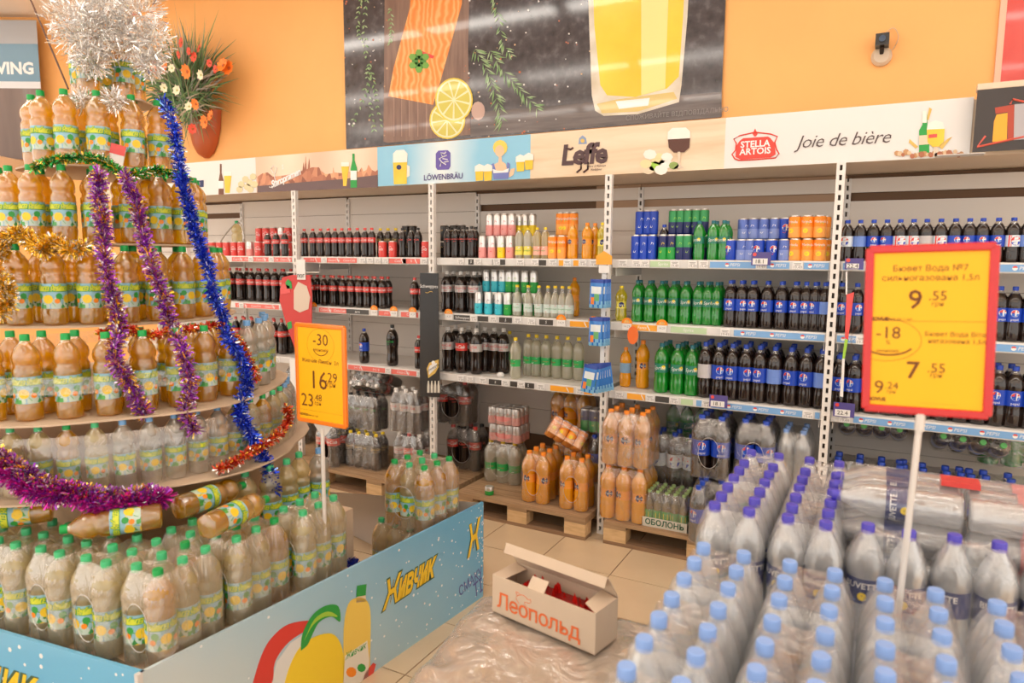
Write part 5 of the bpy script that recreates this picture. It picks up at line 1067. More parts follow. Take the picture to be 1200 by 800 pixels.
garland('magenta and purple tinsel garland lying along the front packs', [(-8, 545), (15, 556), (35, 573), (60, 580), (85, 578), (110, 590), (140, 592), (170, 586), (192, 583)], .045, 4600, [.62, .28, .1], [MAGT, PURP, SILV], dr=.05)
garland('purple and gold tinsel garland above the magenta one', [(-8, 530), (12, 541), (32, 554), (55, 567), (80, 573), (110, 578), (140, 580), (178, 576)], .035, 3000, [.45, .35, .2], [PURP, GOLD, LILT], dr=.05)
# silver burst on top
m = MB(); rg = random.Random(4)
for (u, v, rad, n_) in ((86, 22, .10, 800), (100, 45, .12, 900), (122, 36, .12, 1000), (128, 8, .10, 800), (162, 18, .10, 750), (150, 50, .07, 400), (176, 50, .08, 600), (174, 75, .05, 450), (108, 72, .06, 500), (98, 118, .035, 250), (133, 118, .035, 250)):
    r_ = ray(u, v); c = ORG+r_*(2.78/r_.dot(Vector((EX[2], EY[2], EZ[2])))) if False else ORG+r_/814*2.82
    for k in range(n_):
        d = Vector((rg.gauss(0, 1), rg.gauss(0, 1), rg.gauss(0, 1))).normalized(); q = c+d*rad*rg.random()**.45; d2 = (d+Vector((rg.gauss(0, 1), rg.gauss(0, 1), rg.gauss(0, 1)))*.5).normalized()
        L = rg.uniform(.018, .038); s_ = d2.cross(Vector((rg.gauss(0, 1), rg.gauss(0, 1), rg.gauss(0, 1)))).normalized()*.0016
        m.add([q-s_, q+s_, q+d2*L+s_, q+d2*L-s_], [(0, 1, 2, 3)], 0 if rg.random() < .6 else 1)
c0 = Vector((-3.05, 1.95, 2.66)); m.v = [tuple(Vector(p)-c0) for p in m.v]
tag(ob('tinsel_burst', m.mesh('tinsel_burst', [M('burst_silver', (.95, .94, .93), .16, 1.0), M('burst_white', (.95, .94, .93), .35)], False), None, c0), 'large fluffy silver tinsel burst crowning the bottle pyramid', 'tinsel')
# wire from the ceiling
p0 = ORG+ray(80, 104)/814*2.8; p1 = ORG+ray(36, 0)/814*3.0; dd = (p1-p0).normalized(); p1 = p0+dd*((4.2-p0.z)/dd.z)
b = MB(); b.tube([Vector((0, 0, 0)), p1-p0], .004, 6); tag(ob('hanging_wire', b.mesh('wire', M('wire_brown', (.12, .05, .03), .5)), None, p0), 'thin dark wire running from the ceiling to the pyramid', 'wire')
# packs and cartons underneath
tag(ob('cardboard_box', boxm('carton', card, -.50, -.50, .0, .50, .50, .31), None, (-3.05, 2.0, .145)), 'large brown carton base hidden below the bottle pyramid', 'box')
tag(ob('cardboard_box', boxm('carton', card, -.50, -.50, .0, .50, .50, .425), None, (-3.05, 2.0, .456)), 'upper brown carton carrying the bottle pyramid', 'box')
pallet(-3.75, 1.25, 1.85, 1.25, 0, 'wooden pallet inside the printed display box')
b = MB(); P_ = [(.98*cos(a)*(1+.03*sin(5*a)), .93*sin(a)) for a in [2*pi*i/36 for i in range(36)]]; 
for q, (x, y, kd, a) in enumerate(((-2.17, 2.26, 'juiC', 0), (-2.20, 2.17, 'juiP', 0), (-2.17, 2.07, 'juiP', 0), (-2.16, 1.97, 'juiP', 0), (-2.19, 1.87, 'juiP', 0))):
    bottle(kd, .30, .044, (x, y, .5705), .5, f"{ORD[q]} bottle from the back in the row below the lowest disc", 'bottle', 'bottles below the lowest disc')
tag(ob('cardboard_box', boxm('carton', cardl, -.10, -.30, 0, .10, .30, .424), None, (-2.185, 2.08, .1455)), 'pale carton under the row of bottles beside pyramid', 'box')

# ------------------------------------------------------------------ display box
K0 = Vector((-1.85, 1.18, 0)); K1 = Vector((-1.70, 2.91, 0)); K2 = Vector((-3.25, 1.00, 0)); PH = .50
D1 = (K1-K0).normalized(); D2 = (K0-K2).normalized(); N1 = D1.cross(Vector((0, 0, 1))); N2 = D2.cross(Vector((0, 0, 1)))
def PR(u, v, K=K0, D=D1, N_=N1): p = onplane(u, v, K, N_); return ((p-K).dot(D), p.z)
sn = ramp_mat('panel_print', 'Object', 'wave', .22, [(0, (.30, .60, .82)), (.45, (.42, .68, .84)), (.8, (.66, .76, .80)), (1, (.72, .76, .76))], .3, coat=.3, stretch=(.3, .35, -1.5), distortion=1.5)
DBX = thing('display_box', 'big pale blue printed display box of soda, snow and yellow lettering', 'display', (0, 0, 0))
e = ob('display_panel', None, DBX, K0)
def panel(e, K, D, N_, L):
    b = MB(); b.prism([(0, 0), (L, 0), (L, PH), (0, PH)], .012, 0, O=Vector((0, 0, 0))-N_*.012, U=D, V=(0, 0, 1)); return b
L1 = (K1-K0).length; L2 = (K0-K2).length
pan = ramp_mat('panel_gradient', 'Generated', 'noise', .01, [(0, (.3, .6, .8)), (1, (.3, .6, .8))], .3)
pm1 = grad('winter_print', .3, 1.5, (.64, .70, .70), (.36, .60, .76), (.12, .42, .70), vec=(.087, .75, .9))
ob('printed_panel', panel(e, K0, D1, N1, L1).mesh('printed_panel', [pm1], False), e)
def onpanel(name, px, m, k=1, K=K0, D=D1, N_=N1, ee=None, smooth=False):
    P9 = [PR(u, v, K, D, N_) for u, v in px]
    if smooth: P9 = [(q.x, q.y) for q in catmull([(x, y, 0) for x, y in P9+P9[:1]], 4)][:-1]
    b = MB(); b.prism(P9, .0006, 0, O=N_*(.0004+.0006*k), U=D, V=(0, 0, 1)); return ob(name, b.mesh(name, m, False), ee or e)
def ptext(name, body, p0, p1, hpx, m, k, K=K0, D=D1, N_=N1, ee=None, **kw):
    a = Vector((*PR(*p0, K, D, N_), 0)); c = Vector((*PR(*p1, K, D, N_), 0)); d = (c-a); ang = math.atan2(d.y, d.x); vs, fs = text2d(body, 1.0, **kw); wv = max(x for x, y in vs)-min(x for x, y in vs); sz = d.length/wv
    U = D*cos(ang)+Vector((0, 0, 1))*sin(ang); V = -D*sin(ang)+Vector((0, 0, 1))*cos(ang); mid = (a+c)/2; O = D*mid.x+Vector((0, 0, mid.y)); b = MB()
    cxm = (max(x for x, y in vs)+min(x for x, y in vs))/2; kw2 = hpx or 1
    b.add([O+U*(x-cxm)*sz+V*y*sz*kw2+N_*(.0005+.0006*k) for x, y in vs], fs, 0); return ob(name, b.mesh(name, m, False), ee or e)
ylo = M('lettering_yellow', (.90, .62, .03), .35); drk = M('lettering_outline', (.05, .12, .07), .4)
ptext('lettering_outline', 'Живчик', (445, 704), (514, 659), 1.7, drk, 1, shear=.5, bold=.07, space=.92); ptext('lettering', 'Живчик', (447, 703), (512, 660), 1.7, ylo, 2, shear=.5, bold=.03, space=.92)
ptext('lettering_outline', 'Ж', (545, 640), (565, 624), 2.1, drk, 1, shear=.5, bold=.07); ptext('lettering', 'Ж', (546, 640), (565, 624), 2.1, ylo, 2, shear=.5, bold=.03)
ptext('slogan', 'СМАКУ', (538, 694), (565, 669), 1.3, M('slogan_blue', (.10, .12, .40), .4), 1, bold=.01); ptext('slogan', 'ТІ', (555, 694), (565, 685), 1.4, M('slogan_blue', ()), 1, bold=.01)
snow = M('snow_print', (.88, .92, .94), .4); b = MB(); rg = random.Random(9)
for i in range(170):
    t = rg.random(); s_ = L1*(1-t*t*.9); z_ = rg.uniform(.02, PH-.01)
    if rg.random() > .35+.65*(s_/L1): continue
    b.prism([(s_+x, z_+y) for x, y in circ(0, 0, rg.uniform(.002, .0065), 6)], .0005, 0, O=N1*.0006, U=D1, V=(0, 0, 1))
o = ob('snow_dots', b.mesh('snow_dots', snow, False), e); o['kind'] = 'stuff'
# drawn bottle, ribbon and lemon (plain fruit)
onpanel('bottle_picture', [(402, 800), (431, 800), (433, 770), (434, 735), (433, 712), (428, 702), (418, 700), (408, 707), (403, 730), (402, 760)], M('picture_bottle', (.90, .66, .12), .35), 2, smooth=True)
onpanel('cap_picture', [(417, 699), (428, 697), (429, 684), (418, 686)], greenm, 3); onpanel('neck_picture', [(417, 706), (429, 704), (428, 697), (418, 699)], cream, 2)
onpanel('label_picture', [(402, 800), (431, 800), (432, 772), (430, 750), (404, 768)], M('picture_label', (.82, .80, .72), .35), 3)
ptext('label_lettering', 'Живчик', (404, 770), (429, 755), 1.3, greenm, 4, shear=.3, bold=.01); onpanel('fruit_picture', circ(411, 787, 6, 10), orangem, 4); onpanel('leaf_picture', circ(423, 782, 5, 8), greenm, 4)
onpanel('ribbon_picture', [(296, 800), (318, 800), (322, 775), (338, 752), (363, 735), (365, 727), (338, 731), (318, 747), (306, 768)], M('ribbon_red', (.70, .05, .04), .4), 1, smooth=True)
onpanel('white_band_picture', [(318, 800), (338, 800), (345, 780), (360, 762), (356, 742), (340, 753), (324, 775)], M('band_white', (.78, .80, .80), .4), 1)
onpanel('leaf_picture', [(352, 762), (354, 742), (366, 720), (382, 709), (396, 710), (398, 728), (388, 722), (374, 728), (366, 742), (360, 755)], greenm, 3, smooth=True); onpanel('leaf_picture', [(356, 750), (366, 732), (380, 722), (395, 722), (384, 716), (368, 725)], limem, 4, smooth=True)
onpanel('lemon_picture', [(333, 800), (340, 778), (352, 757), (370, 745), (388, 742), (398, 752), (402, 770), (401, 800)], M('picture_lemon', (.93, .68, .03), .35), 2, smooth=True)
onpanel('gift_picture', [(424, 800), (427, 788), (437, 776), (440, 778), (434, 800)], redm, 3); onpanel('gift_picture', [(434, 800), (438, 790), (445, 786), (455, 790), (460, 800)], greenm, 4)
e2 = ob('display_panel', None, DBX, K2)
b = MB(); b.prism([(0, 0), (L2, 0), (L2, PH), (0, PH)], .012, 0, O=-N2*.012, U=D2, V=(0, 0, 1)); ob('printed_panel', b.mesh('printed_panel', [M('front_panel_print', (.16, .50, .78), .3, coat=.3)], False), e2)
b = MB()
for i in range(120): s_, z_ = rg.uniform(0, L2), rg.uniform(.02, PH-.01); b.prism([(s_+x, z_+y) for x, y in circ(0, 0, rg.uniform(.003, .009), 6)], .0005, 0, O=N2*.0006, U=D2, V=(0, 0, 1))
o = ob('snow_dots', b.mesh('snow_dots', snow, False), e2); o['kind'] = 'stuff'
def P2(u, v): p = onplane(u, v, K2, N2); return ((p-K2).dot(D2), p.z)
for body_, m_, k_, bo in (('Живчик', drk, 1, .045), ('Живчик', ylo, 2, .012)):
    a = P2(-95, 760); c = P2(42, 800); vs, fs = text2d(body_, 1, .4, bo); wv = max(x for x, y in vs)-min(x for x, y in vs); sz = (c[0]-a[0])/wv; b = MB(); b.add([D2*((a[0]+c[0])/2+x*sz)+Vector((0, 0, (a[1]+c[1])/2-.02+y*sz*1.2))+N2*(.0005+.0006*k_) for x, y in vs], fs, 0); ob('lettering', b.mesh('lettering', m_, False), e2)
ob('corner_strip', boxm('corner_strip', M('corner_grey', (.70, .68, .66), .4), -.012, -.016, 0, .004, .0, PH), e)
# sagging back panel, seen from its unprinted side
b = MB(); n1, n2 = 16, 6
for j in range(n2+1):
    for i in range(n1+1):
        t = i/n1; h = (PH-.02-.20*t)*(1-j/n2); lean = .06*t*(j/n2)+.03*sin(pi*t)*sin(pi*j/n2); b.v.append((-1.25*t, .16*t+.09*lean/.06*t+lean, h+.001))
for s in (0, 1):
    pass
n0 = len(b.v); b.v += [(x, y+.008, z) for x, y, z in b.v[:n0]]
for j in range(n2):
    for i in range(n1):
        q = [j*(n1+1)+i, j*(n1+1)+i+1, (j+1)*(n1+1)+i+1, (j+1)*(n1+1)+i]; b.f += [q, [n0+t_ for t_ in reversed(q)]]; b.m += [0, 0]
o = ob('back_sheet', b.mesh('back_panel_sheet', M('grey_card_inside', (.62, .57, .53), .35)), DBX, (K1.x-.015, K1.y+.02, .003)); o['label'] = 'sagging grey unprinted back sheet'
# packs in the display
GJ = 'soda packs in the display box'
def jp(cx, cy, z, label, rz=.085, nx=2, ny=3, kinds=None, skip=(), wrap=True): return pack('juiP', .31, .0455, nx, ny, (cx, cy, z), rz, label, GJ, film_j, 'y', kinds=kinds, skip=skip, wrap=wrap)
ZJ = .4565
jp(-1.955, 1.37, ZJ, 'film-wrapped soda pack at the front corner of display box', kinds=['juiP', 'juic', 'juiP'])
jp(-1.950, 1.66, ZJ, 'second soda pack along the right panel from front corner', kinds=['juiP', 'juiP', 'juic']); jp(-1.930, 1.95, ZJ, 'third soda pack along the right panel from front corner')
jp(-2.150, 1.33, ZJ, 'soda pack behind front panel, second from front corner'); jp(-2.348, 1.30, ZJ, 'soda pack behind front panel, third from front corner'); jp(-2.546, 1.27, ZJ, 'soda pack behind front panel, fourth from front corner'); jp(-2.744, 1.24, ZJ, 'soda pack behind front panel, fifth from front corner')
jp(-2.12, 1.61, ZJ, 'soda pack in the inner row, beside the second pack')
for (x, y, w_, d_) in ((-1.955, 1.66, .085, .43), (-2.48, 1.29, .36, .12)):
    tag(ob('cardboard_box', boxm('carton', card, -w_, -d_, 0, w_, d_, .305), None, (x, y, .15), (0, 0, -.085 if w_ < .2 else .128)), 'brown carton under the soda packs along the '+('right panel' if w_ < .2 else 'front panel'), 'box')
pallet(-2.2, 2.42, .45, .42, .05, 'small pallet piece under the far corner soda packs') if False else None
pack('juic', .31, .0455, 3, 3, (-1.83, 2.66, .312), .12, 'amber soda pack standing upright at the far display corner', GJ, film_j, 'y', kinds=['juic', 'juiP', 'juic'], hole='y') if False else pack('juic', .31, .0455, 3, 3, (-1.895, 2.66, .452), -.085, 'amber soda pack standing at the far corner of display box', GJ, film_j, 'y', kinds=['juic', 'juiP', 'juic'])
pack('juiP', .31, .0455, 4, 3, (-1.945, 2.67, .141), -.085, 'lower soda pack at the far corner of display box', GJ, film_j, None)
tag(ob('cardboard_box', boxm('carton', card, -.19, -.15, 0, .19, .15, .139), None, (-1.945, 2.67, .0005), (0, 0, -.085)), 'brown carton under the far corner soda packs', 'box')
# bottles lying on the packs
def lying(kind, u0, v0, u1, v1, z, label, H=.30, R=.044):
    a = onZ(u0, v0, z); c = onZ(u1, v1, z); d = (c-a).normalized(); az = math.atan2(d.y, d.x)
    m = Matrix.Rotation(az, 4, 'Z')@Matrix.Rotation(pi/2, 4, 'Y')@Matrix.Rotation(random.uniform(-1, 1), 4, 'Z')
    b_ = bottle(kind, H, R, (a.x, a.y, z), 0, label, 'bottle', 'bottles lying on the display packs', rot=m.to_euler())
lying('juic', 190, 604, 60, 622, .822, 'amber bottle lying on packs, cap pointing left')
lying('juic', 62, 596, -60, 612, .822, 'amber bottle lying at the left edge on packs')
lying('juic', 207, 596, 297, 564, .822, 'amber bottle lying with cap towards the blue tinsel end')
lying('juic', 240, 618, 322, 580, .822, 'amber bottle lying in front, beside the blue tinsel end')
# ornaments inside the display
for q, (u, v, kd) in enumerate(((402, 640, 'juic'), (413, 655, 'juic'), (396, 660, 'juic'))):
    p = onZ(u, v, .33); bottle(kd, .28, .042, (p.x, p.y, .05 if False else .001+.145*0), q*.7, f'{ORD[q]} small amber bottle standing on floor inside display box', 'bottle', 'bottles on the floor inside the display')
c = onZ(410, 668, .30); tag(ob('tinsel_garland', tinsel_mesh([Vector((-.08, 0, 0)), Vector((-.03, .03, .02)), Vector((.04, .01, .0)), Vector((.09, .04, .01))], .038, 1300, [.85, .15], [BLUT, SILV]), None, c), 'short blue tinsel piece on bottles inside the display box', 'tinsel garland')

# ------------------------------------------------------------------ price signs on poles
def sign(label, C, az, w, h, fm, roll=0, lines=(), tilt=0, pole_to=0, circle=None, arcs=(), pole_lean=(0, 0)):
    e = thing('price_sign', label, 'sign', C, (tilt, roll, az)); b = MB(); t = .016
    outer = [(-w/2+.012, -h/2), (w/2-.012, -h/2), (w/2, -h/2+.012), (w/2, h/2-.012), (w/2-.012, h/2), (-w/2+.012, h/2), (-w/2, h/2-.012), (-w/2, -h/2+.012)]
    for (x0, z0, x1, z1) in ((-w/2, -h/2+.006, -w/2+t, h/2-.006), (w/2-t, -h/2+.006, w/2, h/2-.006), (-w/2+.006, -h/2, w/2-.006, -h/2+t), (-w/2+.006, h/2-t, w/2-.006, h/2)): b.box(x0, -.007, z0, x1, .007, z1)
    fo = ob('frame', b.mesh('frame', fm, False), e); md = fo.modifiers.new('bevel', 'BEVEL'); md.width = .003; md.segments = 2
    ob('price_sheet', boxm('price_sheet', M('sheet_yellow', (1.0, .50, .0), .4), -w/2+t*.7, -.003, -h/2+t*.7, w/2-t*.7, .003, h/2-t*.7), e)
    b = MB(); ik = 0
    for (body, size, x, z, kw) in lines: put_text(b, body, size, (x*w, -.0034, z*h), mi=0, off=.0003, **kw)
    for (cx, cz, r, ry, a0, a1, th) in arcs:
        n = 28; P_ = [(cx*w+r*w*cos(a0+(a1-a0)*i/n), cz*h+ry*w*sin(a0+(a1-a0)*i/n)) for i in range(n+1)]
        for p, q in zip(P_, P_[1:]):
            d = Vector((q[0]-p[0], q[1]-p[1])); nn = Vector((-d.y, d.x)).normalized()*th; b.add([(p[0]-nn.x, -.0038, p[1]-nn.y), (q[0]-nn.x, -.0038, q[1]-nn.y), (q[0]+nn.x, -.0038, q[1]+nn.y), (p[0]+nn.x, -.0038, p[1]+nn.y)], [(0, 1, 2, 3)], 0)
    ob('lettering', b.mesh('lettering', M('sign_ink', (.16, .04, .0), .5), False), e)
    return e
rd = M('frame_red', (.60, .012, .012), .25, coat=.4); orf = M('frame_orange', (.92, .22, .005), .3, coat=.4)
s_ = sign('yellow price sign in red frame on a pole at right', (.083, 1.57, 1.585), -.02, .222, .335, rd, roll=-.035, lines=(
    ('Бювет Вода №7', .0165, .0, .36, dict(bold=.0)), ('сильногазована 1,5л', .0165, .0, .305, {}), ('9', .052, -.10, .175, dict(bold=.0005)), ('.55', .026, .07, .20, {}), ('грн', .013, .07, .155, {}), ('NOVUS', .010, -.38, .065, dict(bold=.0005)), ('Ціна за 1 шт', .008, -.22, .065, {}),
    ('-18', .034, -.30, -.02, {}), ('%', .012, -.30, -.075, {}), ('економія', .009, -.30, -.125, {}), ('Бювет Вода Вітал', .0125, .22, -.02, {}), ('негазована 1,5л', .0125, .22, -.06, {}), ('7', .048, -.10, -.24, dict(bold=.0005)), ('.55', .026, .08, -.22, {}), ('грн', .013, .08, -.26, {}), ('9', .038, -.36, -.35, {}), ('.24', .02, -.26, -.335, {}), ('грн', .010, -.26, -.37, {}), ('NOVUS', .010, -.38, -.42, dict(bold=.0005)), ('____________________', .006, .1, -.42, {})),
    arcs=((-.32, -.06, .28, .19, 0, 2*pi, .0004), (-.30, -.07, .21, .12, pi+.5, 2*pi-.5, .0016), (0, .055, .45, 0.0, 0, pi, .0003)))
b = MB(); b.tube([Vector((0, 0, -.167)), Vector((-.012, 0, -.62)), Vector((-.012, 0, -1.18))], .0062, 8); b.tube([Vector((0, 0, -.20)), Vector((0, 0, -.165))], .009, 8); o = ob('pole', b.mesh('pole', M('pole_white', (.72, .68, .64), .3)), s_, (0, .0, 0), (0, .035, 0))
CL = ORG+ray(376, 439)/814*2.62
def sgn(u, v, k=2.62): return ORG+ray(u, v)/814*k
# its face turns away: left edge nearer
s_ = sign('yellow price sign in orange frame on pole before the cola shelves', CL, .0, .262, .385, orf, lines=(
    ('-30', .062, .02, .34, {}), ('економія', .018, .02, .245, {}), ('Живчик Лимон  2л', .0215, .0, .13, {}), ('16', .098, -.04, -.065, dict(bold=.0)), ('.29', .052, .22, -.02, {}), ('грн', .028, .22, -.085, {}), ('23', .070, -.27, -.275, {}), ('.48', .036, -.06, -.235, {}), ('грн', .022, -.06, -.29, {}), ('NOVUS', .013, -.36, -.42, dict(bold=.0005)), ('Ціна за 1 шт', .010, -.17, -.42, {})),
    arcs=((.02, .29, .27, .24, 0, 2*pi, .0004), (.02, .30, .17, .16, pi+.55, 2*pi-.55, .0014), (0, -.37, .42, 0, 0, pi, .0003)))
s_.rotation_euler = (0, .0, SIGN_AZ if 'SIGN_AZ' in globals() else -.05)
LSIGN = s_
b = MB(); b.add([(-.05, .0, -.19), (.055, .0, -.19), (.012, .004, -.235), (-.012, .004, -.235)], [(0, 1, 2, 3)], 0); b.tube([Vector((0, 0, -.205)), Vector((.0, 0, -.60)), Vector((.0, .0, -1.10)), Vector((.0, .0, CL.z*-1+.012))], .0075, 8); o = ob('pole', b.mesh('pole', M('pole_white', ())), s_)
b = MB(); b.lathe([(.016, 0), (.016, .006), (.012, .012), (.009, .03)], 12); o = ob('foot', b.mesh('foot', M('pole_white', ())), s_, (0, 0, -CL.z+.001))

# ------------------------------------------------------------------ wrapped load with carton
def blob_box(x0, y0, z0, x1, y1, z1, n=18, amp=.008, seed=1, rad=.05):
    rg = random.Random(seed); bm = bmesh.new(); bmesh.ops.create_cube(bm, size=1); bmesh.ops.subdivide_edges(bm, edges=bm.edges[:], cuts=n, use_grid_fill=True)
    from mathutils import noise as nz
    for v in bm.verts:
        p = Vector((x0+(v.co.x+.5)*(x1-x0), y0+(v.co.y+.5)*(y1-y0), z0+(v.co.z+.5)*(z1-z0)))
        c = Vector((min(max(p.x, x0+rad), x1-rad), min(max(p.y, y0+rad), y1-rad), min(max(p.z, z0+rad*.5), z1-rad))); d = p-c
        if d.length > 1e-6: p = c+d.normalized()*min(d.length, rad)
        q = p*9+Vector((seed*3, 0, 0)); p += Vector((nz.noise(q), nz.noise(q+Vector((9, 0, 0))), nz.noise(q+Vector((0, 9, 0)))))*amp*(1 if p.z > z0+.03 else 0)
        v.co = p
    me = bpy.data.meshes.new('blob'); bm.to_mesh(me); bm.free(); me.polygons.foreach_set('use_smooth', [True]*len(me.polygons)); return me
wl = thing('wrapped_load', 'low stack of brown cartons wrapped in clear film, centre foreground', 'wrapped load', (-.735, 1.53, 0), (0, 0, .15))
me = blob_box(-.285, -.36, .16, .27, .36, .635, 14, .004, 3, .03); me.materials.append(M('load_card', (.62, .47, .33), .6, noise=(5, .25, .2))); ob('cartons', me, wl)
wf = film_mat('load_film', milky=.48, streak=.4, scale=6, gloss=.2, tint=(.98, .92, .86), bump=1.3, rough=.16)
me = blob_box(-.305, -.38, .148, .285, .38, .648, 30, .016, 5, .05); me.materials.append(wf); ob('stretch_film', me, wl)
pallet(-.94, 1.17, .54, .70, .15, 'wooden pallet under the film-wrapped cartons in the foreground')
# carton with open lid
A_ = onZ(577, 716, .655); B_ = onZ(697, 768, .655); C_ = onZ(722, 755, .655); dx = (B_-A_); W_ = dx.length; dx.normalize(); az = math.atan2(dx.y, dx.x); D_ = .115; Hb = .118
e = thing('carton', 'open beige sweet carton with red lettering on wrapped load', 'box', (A_.x, A_.y, .6555), (0, 0, az))
cb = M('carton_beige', (.66, .52, .39), .6, noise=(12, .05, .05)); ci = M('carton_inside', (.42, .33, .26), .7); t = .003
b = MB(); b.box(0, 0, 0, W_, t, Hb); b.box(0, D_-t, 0, W_, D_, Hb); b.box(0, t, 0, t, D_-t, Hb); b.box(W_-t, t, 0, W_, D_-t, Hb); b.box(0, 0, 0, W_, D_, t); ob('body', b.mesh('body', cb, False), e)
b = MB(); b.box(0, 0, 0, W_, .003, .095, 0, Matrix.Translation((0, D_, Hb))@Matrix.Rotation(.62, 4, 'X')); b.box(0.004, -.030, 0, W_-.004, 0, .002, 0, Matrix.Translation((0, D_, Hb))@Matrix.Rotation(.62, 4, 'X')@Matrix.Translation((0, .003, .095))@Matrix.Rotation(.5, 4, 'X')); ob('lid', b.mesh('lid', cb, False), e)
for s_, x in ((1, 0), (-1, W_)):
    b = MB(); b.prism([(0, 0), (D_*.95, 0), (D_*.90, .052), (.012, .045)], .0025, 0, O=(x, 0, Hb), U=(0, 1, 0), V=(s_*.92, 0, -.12 if s_ > 0 else .25)); ob('side_flap', b.mesh('flap', cb, False), e)
b = MB(); b.box(W_*.36, -.001, 0, W_*.52, .002, .040, 0, Matrix.Translation((0, 0, Hb-.004))@Matrix.Rotation(-.75, 4, 'X')); ob('tuck_tab', b.mesh('tab', cb, False), e)
orr = M('carton_print', (.80, .16, .04), .5); b = MB(); put_text(b, 'Леопольд', .066, (W_*.46, -.0003, Hb*.36), mi=0, bold=.0006, space=.93); ob('lettering', b.mesh('lettering', orr, False), e); b = MB()
for seg in ([(.28, .50), (.25, .62), (.28, .72), (.33, .76), (.37, .70), (.40, .72), (.39, .62), (.34, .60), (.36, .50), (.42, .42)], [(.26, .70), (.25, .78), (.29, .76)]): b.tube(catmull([(W_*x, -.0006, Hb*z) for x, z in seg], 3), .0009, 4)
ob('emblem', b.mesh('emblem', orr, False), e)
cont = thing('red_sweets', 'red crinkled sweet wrappers filling the open beige carton', 'sweets', (A_.x+cos(az)*W_*.58-sin(az)*D_*.5, A_.y+sin(az)*W_*.58+cos(az)*D_*.5, .659), (0, 0, az)); cont['group'] = 'sweets in the carton'
b = MB(); rg = random.Random(6)
for i in range(46):
    x, y = rg.uniform(-.13, .13), rg.uniform(-.040, .040); h = rg.uniform(.07, .108); a = rg.uniform(0, pi)
    b.add([(x-.014*cos(a), y-.014*sin(a), h-.035), (x+.014*cos(a), y+.014*sin(a), h-.035), (x+.006*cos(a), y+.004, h), (x-.002, y, h+.008), (x-.008*cos(a), y-.004, h-.004)], [(0, 1, 2, 3, 4)], 0)
b.box(-.15, -.048, 0, .13, .048, .078, 1); ob('wrappers', b.mesh('wrappers', [M('wrapper_red', (.72, .015, .01), .3, .2), M('wrapper_dark', (.35, .01, .01), .4)], False), cont)

# ------------------------------------------------------------------ bottled water in the foreground
GW = 'water packs in the foreground'; R9 = .0462; ZW = .742
fw = 0
def wp(kind, x, y, nx, ny, label, **kw): return pack(kind, .31, R9, nx, ny, (x, y, kw.pop('z', ZW)), kw.pop('rz', 0), label, GW, film_w, kw.pop('hole', None), name='water_pack', gap=.99, **kw)
rows_y = {'back': 1.512, 'middle': 1.232, 'front': .952}
for rn, yy in rows_y.items():
    for cn, xx in (('leftmost', -.288), ('second from left', -.097), ('third from left', .091), ('fourth from left', .287)):
        if rn == 'front' and cn == 'fourth from left': continue
        wp('watL', xx, yy, 2, 3, f"pale-blue-capped water pack, {cn}, {rn} row of the near stack")
for xx, yy, lab in ((0, 1.23, 'near'),):
    tag(ob('cardboard_box', boxm('carton', M('load_blue', (.75, .80, .88), .4), -.40, -.44, 0, .40, .44, .595), None, (-.003, 1.215, .145)), 'wrapped lower layers of the near water stack', 'wrapped load')
    pallet(-.42, .78, .86, .88, 0, 'wooden pallet under the near water stack')
# far stack, darker caps
for q, (yy, rn) in enumerate(((1.995, 'front'), (2.275, 'second'))):
    for cn, xx in (('left', -.325), ('middle', -.135)): wp('watB', xx, yy, 2, 3, f"violet-capped water pack, {cn} column, {rn} row of the far stack")
wp('watB', -.325, 2.51, 2, 1, 'violet-capped water bottle pair at the back left of far stack'); wp('watB', -.135, 2.51, 2, 1, 'violet-capped water bottle pair at the back middle of far stack')
wp('watB', .053, 1.94, 2, 1, 'violet-capped water bottle pair in front of the lying packs'); wp('watB', .243, 1.965, 2, 1, 'violet-capped water pair before the pink-labelled lying pack')
wp('watB', .43, 1.98, 2, 1, 'violet-capped water pair at the right edge of far stack')
def lie(x, y, z, sgn_, label, nx=2, ny=3, kind='watB'):
    # bottles lying along X, caps towards sgn_
    return pack(kind, .31, R9, nx, ny, (x, y, z), 0, label, GW, film_w, None, rot=(0, sgn_*pi/2, 0), name='water_pack', gap=.99)
KIND['watP'] = tuple(list(KIND['watB'][:7])+[navy, [M('pink_water_label', (.75, .30, .30), .35), whitem, redm, whitem], KIND['watB'][9]])
for k_, (x, sg, kd, nm) in enumerate(((.215, -1, 'watB', 'left lying water pack with violet label'), (.235, 1, 'watP', 'middle lying water pack with pink label'), (.90, -1, 'watB', 'right lying water pack at the frame edge'))):
    for l in (0, 1): lie(x+(0 if sg < 0 else .0), 2.19, .742+.0465*2*(l*1.0)+.0465+.046*0+l*.0+ (.0925*0), sg, f"{nm}, {'lower' if l == 0 else 'upper'} one", nx=1 if True else 2, kind=kd) if False else None
lie(.222, 2.19, .742+.0925, -1, 'lower lying violet-labelled water pack beside the standing packs'); lie(.222, 2.19, .742+.278, -1, 'upper lying violet-labelled water pack beside the standing packs')
lie(.236, 2.19, .742+.0925, 1, 'lower lying pink-labelled water pack, caps to the right', kind='watP'); lie(.236, 2.19, .742+.278, 1, 'upper lying pink-labelled water pack, caps to the right', kind='watP')
wp('watB', .68, 2.19, 2, 3, 'standing violet-capped water pack at the right frame edge', z=.742+.03)
tag(ob('cardboard_box', boxm('carton', M('load_blue', ()), -.60, -.37, 0, .60, .37, .595), None, (.17, 2.245, .145)), 'wrapped lower layers of the far water stack', 'wrapped load')
pallet(-.44, 1.87, 1.24, .75, 0, 'wooden pallet under the far water stack')
